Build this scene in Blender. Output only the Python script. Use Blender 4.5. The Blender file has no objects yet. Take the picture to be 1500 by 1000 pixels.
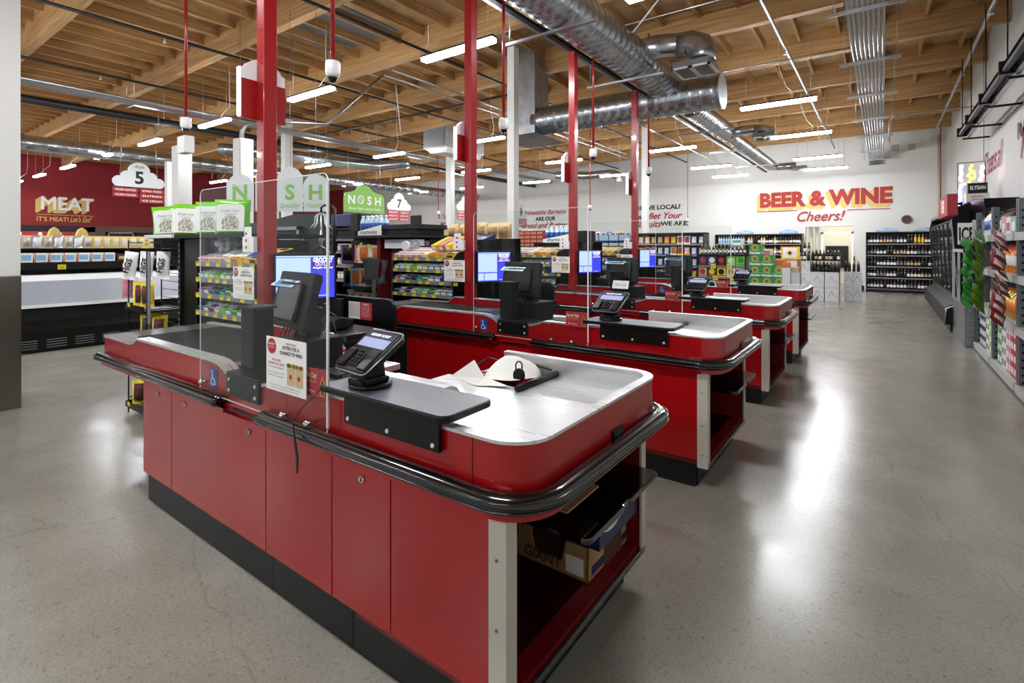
import bpy, math, random
from mathutils import Vector, Matrix
PI = math.pi
R = random.Random(11)
COL = bpy.context.scene.collection

# ---------------------------------------------------------------- materials
def lin(h):
    h = h.lstrip('#')
    o = []
    for i in (0, 2, 4):
        v = int(h[i:i+2], 16) / 255
        o.append(v / 12.92 if v <= .04045 else ((v + .055) / 1.055) ** 2.4)
    return (*o, 1)

MAT = {}
def mat(name, col='#808080', rough=.5, metal=0., emit=0., ecol=None, coat=0., spec=.5, bump=None, var=None):
    """plain principled material; bump=(scale,strength), var=(scale, other colour, low, high)"""
    if name in MAT:
        return MAT[name]
    m = bpy.data.materials.new(name)
    m.use_nodes = True
    nt = m.node_tree
    b = nt.nodes['Principled BSDF']
    b.inputs['Base Color'].default_value = lin(col)
    b.inputs['Roughness'].default_value = rough
    b.inputs['Metallic'].default_value = metal
    b.inputs['Specular IOR Level'].default_value = spec
    b.inputs['Coat Weight'].default_value = coat
    b.inputs['Coat Roughness'].default_value = .06
    if emit:
        b.inputs['Emission Color'].default_value = lin(ecol or col)
        b.inputs['Emission Strength'].default_value = emit
    if bump or var:
        tc = nt.nodes.new('ShaderNodeTexCoord')
    if bump:
        n = nt.nodes.new('ShaderNodeTexNoise'); n.inputs['Scale'].default_value = bump[0]; n.inputs['Detail'].default_value = 4
        nt.links.new(tc.outputs['Object'], n.inputs['Vector'])
        bp = nt.nodes.new('ShaderNodeBump'); bp.inputs['Strength'].default_value = bump[1]; bp.inputs['Distance'].default_value = .01
        nt.links.new(n.outputs['Fac'], bp.inputs['Height']); nt.links.new(bp.outputs['Normal'], b.inputs['Normal'])
    if var:
        n = nt.nodes.new('ShaderNodeTexNoise'); n.inputs['Scale'].default_value = var[0]; n.inputs['Detail'].default_value = 5
        nt.links.new(tc.outputs['Object'], n.inputs['Vector'])
        r = nt.nodes.new('ShaderNodeValToRGB')
        r.color_ramp.elements[0].position = var[2]; r.color_ramp.elements[0].color = lin(col)
        r.color_ramp.elements[1].position = var[3]; r.color_ramp.elements[1].color = lin(var[1])
        nt.links.new(n.outputs['Fac'], r.inputs['Fac']); nt.links.new(r.outputs['Color'], b.inputs['Base Color'])
    MAT[name] = m
    return m

def streaky(name, ca, cb, scale, rough=.6, metal=0., detail=6, bump=.15, ramp=(.35, .68), rvar=None):
    """noise stretched by scale=(sx,sy,sz): wood grain, brushed steel"""
    m = mat(name, ca, rough, metal)
    nt = m.node_tree; b = nt.nodes['Principled BSDF']
    tc = nt.nodes.new('ShaderNodeTexCoord'); mp = nt.nodes.new('ShaderNodeMapping')
    mp.inputs['Scale'].default_value = scale
    nt.links.new(tc.outputs['Object'], mp.inputs['Vector'])
    n = nt.nodes.new('ShaderNodeTexNoise'); n.inputs['Scale'].default_value = 1; n.inputs['Detail'].default_value = detail
    n.inputs['Distortion'].default_value = .4
    nt.links.new(mp.outputs['Vector'], n.inputs['Vector'])
    r = nt.nodes.new('ShaderNodeValToRGB')
    r.color_ramp.elements[0].position = ramp[0]; r.color_ramp.elements[0].color = lin(ca)
    r.color_ramp.elements[1].position = ramp[1]; r.color_ramp.elements[1].color = lin(cb)
    nt.links.new(n.outputs['Fac'], r.inputs['Fac']); nt.links.new(r.outputs['Color'], b.inputs['Base Color'])
    if bump:
        bp = nt.nodes.new('ShaderNodeBump'); bp.inputs['Strength'].default_value = bump; bp.inputs['Distance'].default_value = .005
        nt.links.new(n.outputs['Fac'], bp.inputs['Height']); nt.links.new(bp.outputs['Normal'], b.inputs['Normal'])
    if rvar:
        mr = nt.nodes.new('ShaderNodeMapRange'); mr.inputs['To Min'].default_value = rvar[0]; mr.inputs['To Max'].default_value = rvar[1]
        nt.links.new(n.outputs['Fac'], mr.inputs['Value']); nt.links.new(mr.outputs['Result'], b.inputs['Roughness'])
    return m

def glassy(name, tint='#ffffff', gloss=.12, op=.0, rough=.02):
    """thin clear sheet: mostly transparent, fresnel gloss, a little body colour"""
    m = bpy.data.materials.new(name); m.use_nodes = True
    nt = m.node_tree; nt.nodes.clear()
    out = nt.nodes.new('ShaderNodeOutputMaterial')
    tr = nt.nodes.new('ShaderNodeBsdfTransparent'); tr.inputs['Color'].default_value = lin(tint)
    df = nt.nodes.new('ShaderNodeBsdfDiffuse'); df.inputs['Color'].default_value = (.8, .82, .82, 1)
    gl = nt.nodes.new('ShaderNodeBsdfGlossy'); gl.inputs['Roughness'].default_value = rough
    lw = nt.nodes.new('ShaderNodeLayerWeight'); lw.inputs[0].default_value = .5
    fr = nt.nodes.new('ShaderNodeMath'); fr.operation = 'POWER'; fr.inputs[1].default_value = 5; nt.links.new(lw.outputs['Facing'], fr.inputs[0])
    m1 = nt.nodes.new('ShaderNodeMixShader'); m1.inputs[0].default_value = op
    m2 = nt.nodes.new('ShaderNodeMixShader')
    mu = nt.nodes.new('ShaderNodeMath'); mu.operation = 'MULTIPLY_ADD'; mu.inputs[1].default_value = .6; mu.inputs[2].default_value = gloss
    nt.links.new(fr.outputs[0], mu.inputs[0]); nt.links.new(mu.outputs[0], m2.inputs[0])
    nt.links.new(tr.outputs[0], m1.inputs[1]); nt.links.new(df.outputs[0], m1.inputs[2])
    nt.links.new(m1.outputs[0], m2.inputs[1]); nt.links.new(gl.outputs[0], m2.inputs[2])
    nt.links.new(m2.outputs[0], out.inputs[0])
    MAT[name] = m
    return m

# ---------------------------------------------------------------- mesh builder
TEXTS = {}
def text_geo(s, bold=0., shear=0., sp=1.):
    key = (s, bold, shear, sp)
    if key not in TEXTS:
        cu = bpy.data.curves.new('t', 'FONT'); cu.body = s; cu.size = 1; cu.offset = 0 if 'M' in s else bold; cu.shear = shear
        cu.space_character = sp; cu.resolution_u = 3
        ob = bpy.data.objects.new('t', cu); me = ob.to_mesh()
        vs = [(v.co.x, v.co.y) for v in me.vertices]; fs = [tuple(p.vertices) for p in me.polygons if p.area > 2e-7]
        if 'M' in s and bold:      # a heavier face for strings with M: five shifted strikes
            v0, f0 = vs, fs; vs = []; fs = []
            for k, (dx, dy) in enumerate(((0, 0), (bold, 0), (-bold, 0), (0, bold), (0, -bold))):
                fs += [tuple(i+len(vs) for i in f) for f in f0]; vs += [(x+dx, y+dy, .0004*k*(4 if bold > .017 else 1)) for x, y in v0]
        ob.to_mesh_clear(); bpy.data.objects.remove(ob); bpy.data.curves.remove(cu)
        xs = [v[0] for v in vs] or [0]; ys = [v[1] for v in vs] or [0]
        TEXTS[key] = (vs, fs, min(xs), max(xs), min(ys), max(ys))
    return TEXTS[key]

class MB:
    def __init__(s):
        s.v = []; s.f = []; s.m = []; s.sm = []
    def add(s, vs, fs, m=0, smooth=False):
        b = len(s.v); s.v.extend(tuple(v) for v in vs)
        for i, f in enumerate(fs):
            s.f.append(tuple(b + k for k in f)); s.m.append(m[i] if isinstance(m, (list, tuple)) else m); s.sm.append(smooth)
        return s
    def box(s, x0, y0, z0, x1, y1, z1, m=0):
        x0, x1 = sorted((x0, x1)); y0, y1 = sorted((y0, y1)); z0, z1 = sorted((z0, z1))
        v = [(x0,y0,z0),(x1,y0,z0),(x1,y1,z0),(x0,y1,z0),(x0,y0,z1),(x1,y0,z1),(x1,y1,z1),(x0,y1,z1)]
        # faces: bottom, top, -y, +x, +y, -x
        return s.add(v, [(0,3,2,1),(4,5,6,7),(0,1,5,4),(1,2,6,5),(2,3,7,6),(3,0,4,7)], m)
    def quad(s, a, b, c, d, m=0):
        return s.add([a, b, c, d], [(0, 1, 2, 3)], m)
    def prism(s, poly, ax, a0, a1, m=0, smooth=False):
        """poly: 2D points in the plane across axis ax ('x': (y,z), 'y': (x,z), 'z': (x,y))"""
        def P(p, a):
            return (a, p[0], p[1]) if ax == 'x' else (p[0], a, p[1]) if ax == 'y' else (p[0], p[1], a)
        n = len(poly)
        vs = [P(p, a0) for p in poly] + [P(p, a1) for p in poly]
        fs = [tuple(range(n))[::-1], tuple(range(n, 2*n))] + [(i, (i+1) % n, n + (i+1) % n, n + i) for i in range(n)]
        area = sum(poly[i][0]*poly[(i+1)%n][1] - poly[(i+1)%n][0]*poly[i][1] for i in range(n))
        flip = (area < 0) != (a1 < a0) != (ax == 'y')
        if flip: fs = [f[::-1] for f in fs]
        return s.add(vs, fs, m, smooth)
    def cyl(s, p0, p1, r0, r1=None, n=12, m=0, caps=True, smooth=True):
        r1 = r0 if r1 is None else r1
        p0 = Vector(p0); p1 = Vector(p1); d = (p1 - p0)
        q = d.to_track_quat('Z', 'Y') if d.length > 1e-9 else Matrix.Identity(3).to_quaternion()
        vs = []
        for p, r in ((p0, r0), (p1, r1)):
            for k in range(n):
                a = 2*PI*k/n; vs.append(p + q @ Vector((r*math.cos(a), r*math.sin(a), 0)))
        s.add(vs, [(i, (i+1) % n, n+(i+1) % n, n+i) for i in range(n)], m, smooth)
        if caps:
            b = len(s.v) - 2*n
            s.f += [tuple(b + i for i in range(n))[::-1], tuple(b + n + i for i in range(n))]; s.m += [m, m]; s.sm += [False, False]
        return s
    def tube(s, pts, r, n=8, m=0, caps=True, flat=None):
        pts = [Vector(p) for p in pts]; N = len(pts)
        t0 = (pts[1]-pts[0]).normalized()
        up = Vector((0,0,1)) if abs(t0.z) < .9 else Vector((1,0,0))
        u = t0.cross(up).normalized(); vs = []; prev = t0
        rr = r if isinstance(r, (list, tuple)) else [r]*N
        for i, p in enumerate(pts):
            t = ((pts[min(i+1, N-1)] - pts[i]).normalized() + (pts[i] - pts[max(i-1, 0)]).normalized())
            t = t.normalized() if t.length > 1e-6 else prev
            q = prev.rotation_difference(t); u = q @ u; prev = t
            w = t.cross(u).normalized()
            for k in range(n):
                a = 2*PI*k/n + PI/n
                vs.append(p + (u*math.cos(a) + w*math.sin(a)*(flat or 1)) * rr[i])
        fs = [(j*n+i, j*n+(i+1) % n, (j+1)*n+(i+1) % n, (j+1)*n+i) for j in range(N-1) for i in range(n)]
        s.add(vs, fs, m, n > 4)
        if caps:
            b = len(s.v) - N*n
            s.f += [tuple(b + i for i in range(n))[::-1], tuple(b + (N-1)*n + i for i in range(n))]; s.m += [m, m]; s.sm += [False, False]
        return s
    def lathe(s, prof, c=(0,0,0), n=12, m=0, ax='z', smooth=True, sq=None):
        """prof: [(r, h)] or [(r, h, m)] up along ax from c"""
        vs = []; fs = []; ms = []
        for q in prof:
            for k in range(n):
                a = 2*PI*(k+.5)/n; ca, sa = math.cos(a), math.sin(a)
                x, y = q[0]*ca*(sq[0] if sq else 1), q[0]*sa*(sq[1] if sq else 1)
                p = (x, y, q[1]) if ax == 'z' else (q[1], x, y) if ax == 'x' else (y, q[1], x)
                vs.append((p[0]+c[0], p[1]+c[1], p[2]+c[2]))
        for j in range(len(prof)-1):
            mj = prof[j][2] if len(prof[j]) > 2 else m
            for i in range(n):
                fs.append((j*n+i, j*n+(i+1) % n, (j+1)*n+(i+1) % n, (j+1)*n+i)); ms.append(mj)
        s.add(vs, fs, ms, smooth)
        b = len(s.v) - len(vs)
        for j, rev in ((0, True), (len(prof)-1, False)):
            if prof[j][0] > 1e-4:
                f = tuple(b + j*n + i for i in range(n)); s.f.append(f[::-1] if rev else f)
                s.m.append(ms[0] if j == 0 else ms[-1]); s.sm.append(False)
        return s
    def sphere(s, c, r, n=12, m=0, sc=(1,1,1)):
        h = n//2 + 1
        prof = [(r*math.sin(PI*j/(h))+1e-5, -r*math.cos(PI*j/(h))) for j in range(h+1)]
        b = len(s.v); s.lathe(prof, (0,0,0), n, m)
        for i in range(b, len(s.v)):
            v = s.v[i]; s.v[i] = (v[0]*sc[0]+c[0], v[1]*sc[1]+c[1], v[2]*sc[2]+c[2])
        return s
    def text(s, t, size, mtx, m=0, bold=0., shear=0., sp=1., align='c', w=None):
        """flat lettering in the local XY plane of mtx; size = letter height unit; w squeezes to a width"""
        vs, fs, x0, x1, y0, y1 = text_geo(t, bold, shear, sp)
        kx = size if w is None else w / max(x1-x0, 1e-6)
        ox = {'c': -(x0+x1)/2, 'l': -x0, 'r': -x1}[align]
        return s.add([mtx @ Vector(((q[0]+ox)*kx, q[1]*size, q[2] if len(q) > 2 else 0)) for q in vs], fs, m)
    def pillow(s, w, h, d, mtx, m=0, mc=None, nx=6, nz=7, seam=.06, puff=1., gus=0):
        """a filled bag standing in the local XZ plane, mc = front label material index over the middle"""
        vs = []; idx = {}
        for side in (-1, 1):
            for i in range(nx+1):
                for j in range(nz+1):
                    u = i/nx; v = j/nz
                    e = (math.sin(PI*u) ** .6) * (math.sin(PI*min(max((v-(.0 if gus else seam/2))/(1-seam), 0), 1) * (.5 if gus and v < .5 else 1)) if not gus else
                        (1 - max(0, (v-.55)/.45)) ** .7 if v > .55 else 1) * puff
                    wob = .06*math.sin(9*u+3*v)*math.sin(7*v+side)*d
                    wx = w*(u-.5)*(1-.05*math.sin(PI*v))
                    idx[side, i, j] = len(vs); vs.append(mtx @ Vector((wx, side*(d/2)*e + wob*e, h*v)))
        fs = []; ms = []
        for side in (-1, 1):
            for i in range(nx):
                for j in range(nz):
                    q = [idx[side,i,j], idx[side,i+1,j], idx[side,i+1,j+1], idx[side,i,j+1]]
                    fs.append(tuple(q if side < 0 else q[::-1]))
                    ms.append(mc if (mc is not None and .15 < (i+.5)/nx < .85 and .2 < (j+.5)/nz < .8) else m)
        for i in range(nx):
            fs.append((idx[-1,i,0], idx[1,i,0], idx[1,i+1,0], idx[-1,i+1,0])); ms.append(m)
            fs.append((idx[-1,i,nz], idx[-1,i+1,nz], idx[1,i+1,nz], idx[1,i,nz])); ms.append(m)
        for j in range(nz):
            fs.append((idx[-1,0,j], idx[-1,0,j+1], idx[1,0,j+1], idx[1,0,j])); ms.append(m)
            fs.append((idx[-1,nx,j], idx[1,nx,j], idx[1,nx,j+1], idx[-1,nx,j+1])); ms.append(m)
        return s.add(vs, fs, ms, True)
    def xf(s, mtx, start=0):
        for i in range(start, len(s.v)):
            s.v[i] = tuple(mtx @ Vector(s.v[i]))
        return s

def T(x, y, z): return Matrix.Translation((x, y, z))
def RX(a): return Matrix.Rotation(math.radians(a), 4, 'X')
def RY(a): return Matrix.Rotation(math.radians(a), 4, 'Y')
def RZ(a): return Matrix.Rotation(math.radians(a), 4, 'Z')
def face_my(x, y, z): return T(x, y, z) @ RX(90)              # lettering read from -Y
def face_px(x, y, z): return T(x, y, z) @ RZ(90) @ RX(90)     # lettering read from +X
def face_mx(x, y, z): return T(x, y, z) @ RZ(-90) @ RX(90)    # lettering read from -X

MESHC = {}
def mesh(name, mb, mats, org=(0,0,0)):
    me = bpy.data.meshes.new(name)
    ox, oy, oz = org
    me.from_pydata([(x-ox, y-oy, z-oz) for x, y, z in mb.v], [], mb.f)
    for mm in (mats if isinstance(mats, (list, tuple)) else [mats]):
        me.materials.append(MAT[mm] if isinstance(mm, str) else mm)
    me.polygons.foreach_set('material_index', mb.m)
    me.polygons.foreach_set('use_smooth', mb.sm)
    me.update()
    return me

def thing(name, label, cat, loc=(0,0,0), group=None, rz=0):
    o = bpy.data.objects.new(name, None); COL.objects.link(o)
    o.location = loc; o.rotation_euler = (0, 0, math.radians(rz)); o.empty_display_size = .1
    o['label'] = label; o['category'] = cat
    if group: o['group'] = group
    return o

def part(name, mb, mats, parent, label=None, bev=0., local=False, kind=None):
    """one mesh object under parent; mb in world coordinates unless local (or the parent is turned)"""
    org = (0,0,0)
    if not local:
        p = parent; org = Vector((0,0,0))
        while p is not None:
            org += Vector(p.location); p = p.parent
    o = bpy.data.objects.new(name, mesh(name, mb, mats, org)); COL.objects.link(o)
    o.parent = parent
    if label: o['label'] = label
    if kind: o['kind'] = kind
    if bev: bevel(o, bev)
    return o

def bevel(o, w, seg=2):
    b = o.modifiers.new('bevel', 'BEVEL'); b.width = w; b.segments = seg; b.limit_method = 'ANGLE'; b.angle_limit = math.radians(40)
    b.harden_normals = False

def solo(name, mb, mats, label, cat, org=(0,0,0), group=None, bev=0., kind=None):
    """a top-level thing that is one mesh; mb in world coordinates, origin put at org"""
    o = bpy.data.objects.new(name, mesh(name, mb, mats, org)); COL.objects.link(o)
    o.location = org
    if kind: o['kind'] = kind
    if label: o['label'] = label
    if cat: o['category'] = cat
    if group: o['group'] = group
    if bev: bevel(o, bev)
    return o

def struct(name, mb, mats, bev=0., parent=None):
    o = bpy.data.objects.new(name, mesh(name, mb, mats)); COL.objects.link(o)
    if parent is None: o['kind'] = 'structure'
    else: o.parent = parent
    if bev: bevel(o, bev)
    return o

def kids(o): return [c for c in ALLK.get(o.name, [])]
ALLK = {}
def index_kids():
    ALLK.clear()
    for o in bpy.data.objects:
        if o.parent: ALLK.setdefault(o.parent.name, []).append(o)

def dup(o, loc, label, rz=None, group=None, kidlist=None):
    """copy of a thing with copies of its parts and sub-parts"""
    c = o.copy(); COL.objects.link(c); c.location = loc
    if rz is not None: c.rotation_euler = (0, 0, math.radians(rz))
    if label: c['label'] = label
    if group: c['group'] = group
    for ch in (kids(o) if kidlist is None else kidlist):
        k = ch.copy(); COL.objects.link(k); k.parent = c
        for g in kids(ch):
            q = g.copy(); COL.objects.link(q); q.parent = k
    return c

ORD = ['first','second','third','fourth','fifth','sixth','seventh','eighth','ninth','tenth','eleventh','twelfth','thirteenth',
       'fourteenth','fifteenth','sixteenth','seventeenth','eighteenth','nineteenth','twentieth','twenty-first','twenty-second','twenty-third',
       'twenty-fourth','twenty-fifth','twenty-sixth','twenty-seventh','twenty-eighth','twenty-ninth','thirtieth']
mat('red', '#a6080e', .26, coat=.32, var=(1.3, '#9e080e', .35, .7), bump=(140, .02))
mat('red_plain', '#b01016', .35)
mat('post_red', '#9a0d14', .28, coat=.3)
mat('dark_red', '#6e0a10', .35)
mat('black', '#060607', .33, spec=.35)
mat('black_gloss', '#060607', .12, coat=.6)
mat('black_matte', '#0c0c0d', .6, spec=.3)
mat('rubber', '#050506', .16, coat=.5)
mat('charcoal', '#1c1d1f', .5, spec=.35)
mat('grey', '#6d6f72', .5)
mat('kick', '#111213', .42, spec=.35, var=(6, '#1b1c1e', .4, .75))
mat('belt', '#0e0f10', .5, spec=.35, var=(22, '#232427', .56, .8))
mat('grey_laminate', '#55585e', .38, var=(320, '#6e7178', .4, .65))
streaky('steel', '#dfe0e1', '#ececec', (3, 90, 3), rough=.3, metal=.7, bump=0, ramp=(.2, .8), rvar=(.24, .34))
streaky('steel_dark', '#7d7f82', '#a4a6a8', (2, 60, 60), rough=.35, metal=1, bump=0, ramp=(.2, .8))
streaky('wainscot', '#85837c', '#908e88', (9, 9, .8), rough=.32, metal=1, bump=0, ramp=(.2, .8))
mat('chrome', '#d8dadc', .12, 1.)
mat('screw', '#e4e5e6', .25, .35)
mat('galv', '#a9adb3', .27, .95, var=(5, '#c3c7cc', .35, .65), bump=(9, .12))
mat('galv_box', '#9ea1a4', .4, .85, var=(7, '#b6b9bc', .35, .65))
mat('conduit', '#b9bdc2', .3, .9)
mat('black_pipe', '#161718', .45)
mat('cream_post', '#bcb8ab', .45)
streaky('wood_x', '#9c7444', '#c49a66', (1.1, 26, 30), rough=.62, bump=.25)
streaky('wood_y', '#98703f', '#c09560', (26, 1.3, 30), rough=.65, bump=.2)
mat('osb', '#b8976a', .8, var=(3.2, '#9a7a4e', .38, .66), bump=(30, .2))
mat('white', '#e9e9e6', .5)
mat('white_gloss', '#eeeeee', .25)
mat('paper', '#f0efea', .7)
mat('wall_white', '#dad9d4', .75, bump=(60, .03))
mat('wall_red', '#8f1f24', .7, bump=(60, .03))
mat('wall_cream', '#cfc9b4', .75)
mat('column_white', '#dfdeda', .6, bump=(80, .02))
mat('lamp', '#ffffff', .4, emit=132, ecol='#f7faff')
mat('sign_white_lit', '#ffffff', .4, emit=2.6)
mat('print_black', '#1b1b1d', .6)
mat('print_red', '#b4272d', .6)
mat('print_white', '#f3f3f0', .6)
mat('print_yellow', '#dcb552', .6)
mat('print_grey', '#7d8084', .6)
mat('paint_red', '#a8333a', .7)
mat('paint_yellow', '#dcbf6c', .7)
mat('yellow_tag', '#e6d21a', .5)
mat('price_rail', '#77797e', .4)
mat('blue', '#1d4f9c', .4)
mat('ada_blue', '#1c3f9e', .4)
mat('screen_blue', '#3038c8', .3, emit=.9, ecol='#3a44e8')
mat('screen_pale', '#a9c0f5', .3, emit=.95, ecol='#b9ccff')
mat('screen_purple', '#4c2a9c', .3, emit=.7, ecol='#4a2ab0')
mat('screen_grey', '#8c93b0', .3, emit=.5, ecol='#9aa2c8')
mat('screen_white', '#ffffff', .3, emit=1.2)
mat('glue_pink', '#cc8294', .5)
mat('orange', '#d8731f', .45)
mat('green', '#2f8c46', .4)
mat('green_lime', '#7fd02a', .4)
mat('green_dark', '#1f5a30', .4)
mat('green_olive', '#4f7c1c', .35)
mat('purple', '#4b2a6e', .4)
mat('navy', '#1e2450', .4)
mat('brown', '#4a2c1c', .5)
mat('cardboard', '#9c7a50', .8)
mat('cardboard_white', '#dfe0e5', .75)
mat('bread', '#b08a58', .55, var=(30, '#8a6238', .4, .7))
mat('tan', '#cbb083', .5)
mat('yellow', '#e8c520', .45)
mat('nosh_green', '#86bf52', .5)
mat('cloud', '#d9dcdc', .5)
mat('cloud_blue', '#7fb2dc', .5)
mat('wine_glass', '#0c0f0d', .12, coat=.4)
mat('wine_red', '#2c0a10', .15, coat=.4)
mat('gold', '#c9a24a', .35, .6)
mat('foil_silver', '#c8ccd0', .3, .7)
mat('pouch_green', '#6fbf12', .3, coat=.3, bump=(22, .4))
mat('pouch_yellow', '#d9c51d', .3, coat=.3, bump=(22, .4))
mat('chips_green', '#3f9f45', .28, coat=.4, bump=(16, .5))
mat('chips_olive', '#5c8a1e', .28, coat=.4, bump=(16, .5))
mat('chips_red', '#a8282c', .3, coat=.4, bump=(16, .5))
mat('rack_grey', '#5e6468', .5)
mat('rack_light', '#b6b8b6', .5)
mat('cloth', '#e4e2da', .8, bump=(40, .3))
mat('grey_cloth', '#55595c', .85, bump=(60, .5))
mat('nuts', '#85806f', .6, var=(60, '#e2ddcc', .4, .6))
mat('water', '#b9d4e6', .1, coat=.5)
mat('teal', '#4fb8b0', .4)
mat('sticker_blue', '#2f8cc4', .3)
mat('lid_grey', '#9aa0a8', .3)
mat('neon_white', '#ffffff', .3, emit=9, ecol='#dfe2ff')
mat('neon_blue', '#4a4cff', .3, emit=7, ecol='#4a48ff')
mat('neon_yellow', '#ffc93a', .3, emit=5, ecol='#ffc23a')
mat('neon_red', '#ff5a6a', .3, emit=4, ecol='#ff4a5a')
mat('led_strip', '#ffffff', .3, emit=4, ecol='#eef4ff')
mat('case_inside', '#30343a', .4)
glassy('acrylic', '#fbfdfc', .006, .004)
mat('glint_white', '#f4f8f7', .2, coat=.5)  # opaque white, the gleam of the sheet edges put into the colour
glassy('case_glass', '#e6ecf0', .03, .02)
glassy('dome_glass', '#2a2c30', .15, .0)

def floor_material():
    m = mat('concrete', '#8b887e', .3)
    nt = m.node_tree; b = nt.nodes['Principled BSDF']; L = nt.links.new
    tc = nt.nodes.new('ShaderNodeTexCoord'); mp = nt.nodes.new('ShaderNodeMapping'); mp.inputs['Location'].default_value = (3.7, 1.9, .437)
    mp.inputs['Rotation'].default_value = (.11, .07, .4)
    L(tc.outputs['Object'], mp.inputs['Vector'])
    def noise(sc, det, rough=.6):
        n = nt.nodes.new('ShaderNodeTexNoise'); n.inputs['Scale'].default_value = sc; n.inputs['Detail'].default_value = det
        n.inputs['Roughness'].default_value = rough; L(mp.outputs['Vector'], n.inputs['Vector']); return n.outputs['Fac']
    def mapr(v, a, b_, c, d):
        r = nt.nodes.new('ShaderNodeMapRange'); r.interpolation_type = 'SMOOTHSTEP'
        for i, q in enumerate((a, b_, c, d)): r.inputs[i+1].default_value = q
        L(v, r.inputs[0]); return r.outputs[0]
    def mul(a, b_):
        x = nt.nodes.new('ShaderNodeMath'); x.operation = 'MULTIPLY'; L(a, x.inputs[0]); L(b_, x.inputs[1]); return x.outputs[0]
    big = noise(.45, 5, .5); mid = noise(3.2, 6, .62); fine = noise(120, 2); speck = noise(55, 2)
    f = mul(mapr(big, .3, .7, .9, 1.08), mapr(mid, .3, .72, .93, 1.05))
    f = mul(f, mapr(fine, .3, .6, .86, 1.04)); f = mul(f, mapr(speck, .28, .42, .72, 1.))
    v = nt.nodes.new('ShaderNodeTexVoronoi'); v.feature = 'DISTANCE_TO_EDGE'; v.inputs['Scale'].default_value = .3
    wn = nt.nodes.new('ShaderNodeTexNoise'); wn.inputs['Scale'].default_value = 1.7; wn.inputs['Detail'].default_value = 5; L(mp.outputs['Vector'], wn.inputs['Vector'])
    ad = nt.nodes.new('ShaderNodeVectorMath'); ad.operation = 'MULTIPLY_ADD'; ad.inputs[1].default_value = (.45, .45, .45)
    L(wn.outputs['Color'], ad.inputs[0]); L(mp.outputs['Vector'], ad.inputs[2]); L(ad.outputs[0], v.inputs['Vector'])
    f = mul(f, mapr(v.outputs['Distance'], 0, .0025, .84, 1.))
    vm = nt.nodes.new('ShaderNodeVectorMath'); vm.operation = 'SCALE'; vm.inputs[0].default_value = lin('#8e8b80')[:3]
    L(f, vm.inputs['Scale']); L(vm.outputs[0], b.inputs['Base Color'])
    L(mapr(mid, .3, .7, .2, .27), b.inputs['Roughness'])
    b.inputs['Specular IOR Level'].default_value = .6
floor_material()
WORLD = .65
# ---------------------------------------------------------------- camera, world
HY, FPX, CAMH, YAW = 360., 751., 1.5, 35.9
cam = bpy.data.cameras.new('camera'); co = bpy.data.objects.new('camera', cam); COL.objects.link(co)
co.location = (0, 0, CAMH); co.rotation_euler = (PI/2, 0, math.radians(YAW))
cam.sensor_width = 36; cam.lens = 36*FPX/1500; cam.shift_y = -(500-HY)/1500; cam.clip_end = 100
bpy.context.scene.camera = co
sc = bpy.context.scene
sc.view_settings.view_transform = 'Standard'; sc.view_settings.look = 'None'; sc.view_settings.exposure = .0; sc.view_settings.gamma = 1
sc.view_settings.use_curve_mapping = False
w = bpy.data.worlds.new('world'); sc.world = w; w.use_nodes = True
w.node_tree.nodes['Background'].inputs[0].default_value = (.86, .92, 1, 1); w.node_tree.nodes['Background'].inputs[1].default_value = WORLD
sc.cycles.max_bounces = 8; sc.cycles.transparent_max_bounces = 24; sc.cycles.diffuse_bounces = 4; sc.cycles.glossy_bounces = 4
sc.cycles.caustics_reflective = False; sc.cycles.caustics_refractive = False; sc.cycles.sample_clamp_indirect = 6

# ---------------------------------------------------------------- shell
XL, XR, YB = -29., 1.6, 21.
struct('floor', MB().box(XL-.2, -7, -.1, XR+.2, 25, 0), ['concrete'])
DK = 5.46
struct('ceiling', MB().box(XL-.2, -7, DK, XR+.2, YB+.2, DK+.1), ['osb'])
struct('wall_red', MB().box(XL-.2, -7, 0, XL, YB+.2, DK), ['wall_red'])
struct('wall_right', MB().box(XR, -7, 0, XR+.2, YB+.2, DK), ['wall_white'])
DX0, DX1, DH = -2.24, -.82, 2.18
b = MB().box(XL, YB, 0, DX0, YB+.2, DK).box(DX1, YB, 0, XR, YB+.2, DK).box(DX0, YB, DH, DX1, YB+.2, DK)
struct('wall_far', b, ['wall_white'])
b = MB().box(XL, YB-.012, 3.9, XR, YB, 3.93)
struct('trim_1', b, ['wall_white'])
# passage beyond the doorway
b = MB().box(DX0-.6, YB+.2, 0, DX0-.5, 24.6, 2.9).box(DX1+.3, YB+.2, 0, DX1+.4, 24.6, 2.9).box(DX0-.6, 24.5, 0, DX1+.4, 24.6, 2.9)
struct('wall_passage', b, ['wall_cream'])
struct('ceiling_passage', MB().box(DX0-.6, YB+.2, 2.9, DX1+.4, 24.6, 3.0), ['wall_cream'])
struct('door_1', MB().box(-1.98, 24.44, 0, -1.02, 24.5, 1.98), ['wall_cream'], bev=.005)
b = MB().box(-2.06, 24.42, 0, -1.98, 24.5, 2.06).box(-1.02, 24.42, 0, -.94, 24.5, 2.06).box(-2.06, 24.42, 1.98, -.94, 24.5, 2.06)
struct('trim_2', b, ['white'])
struct('baseboard_far', MB().box(DX1, YB-.015, 0, -.52, YB, .16), ['black'])
struct('baseboard_passage', MB().box(DX1+.28, YB+.25, 0, DX1+.3, 24.4, .12).box(DX0-.5, 24.48, 0, -2.06, 24.5, .12), ['black'])
solo('wall_board', MB().box(-1.9, 24.36, .62, -1.12, 24.415, 1.5).box(-1.9, 24.35, 1.1, -1.12, 24.37, 1.12), ['black', 'black'],
     'black panelled board fixed across the door in the passage', 'board', (-1.5, 24.4, .62))
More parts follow.
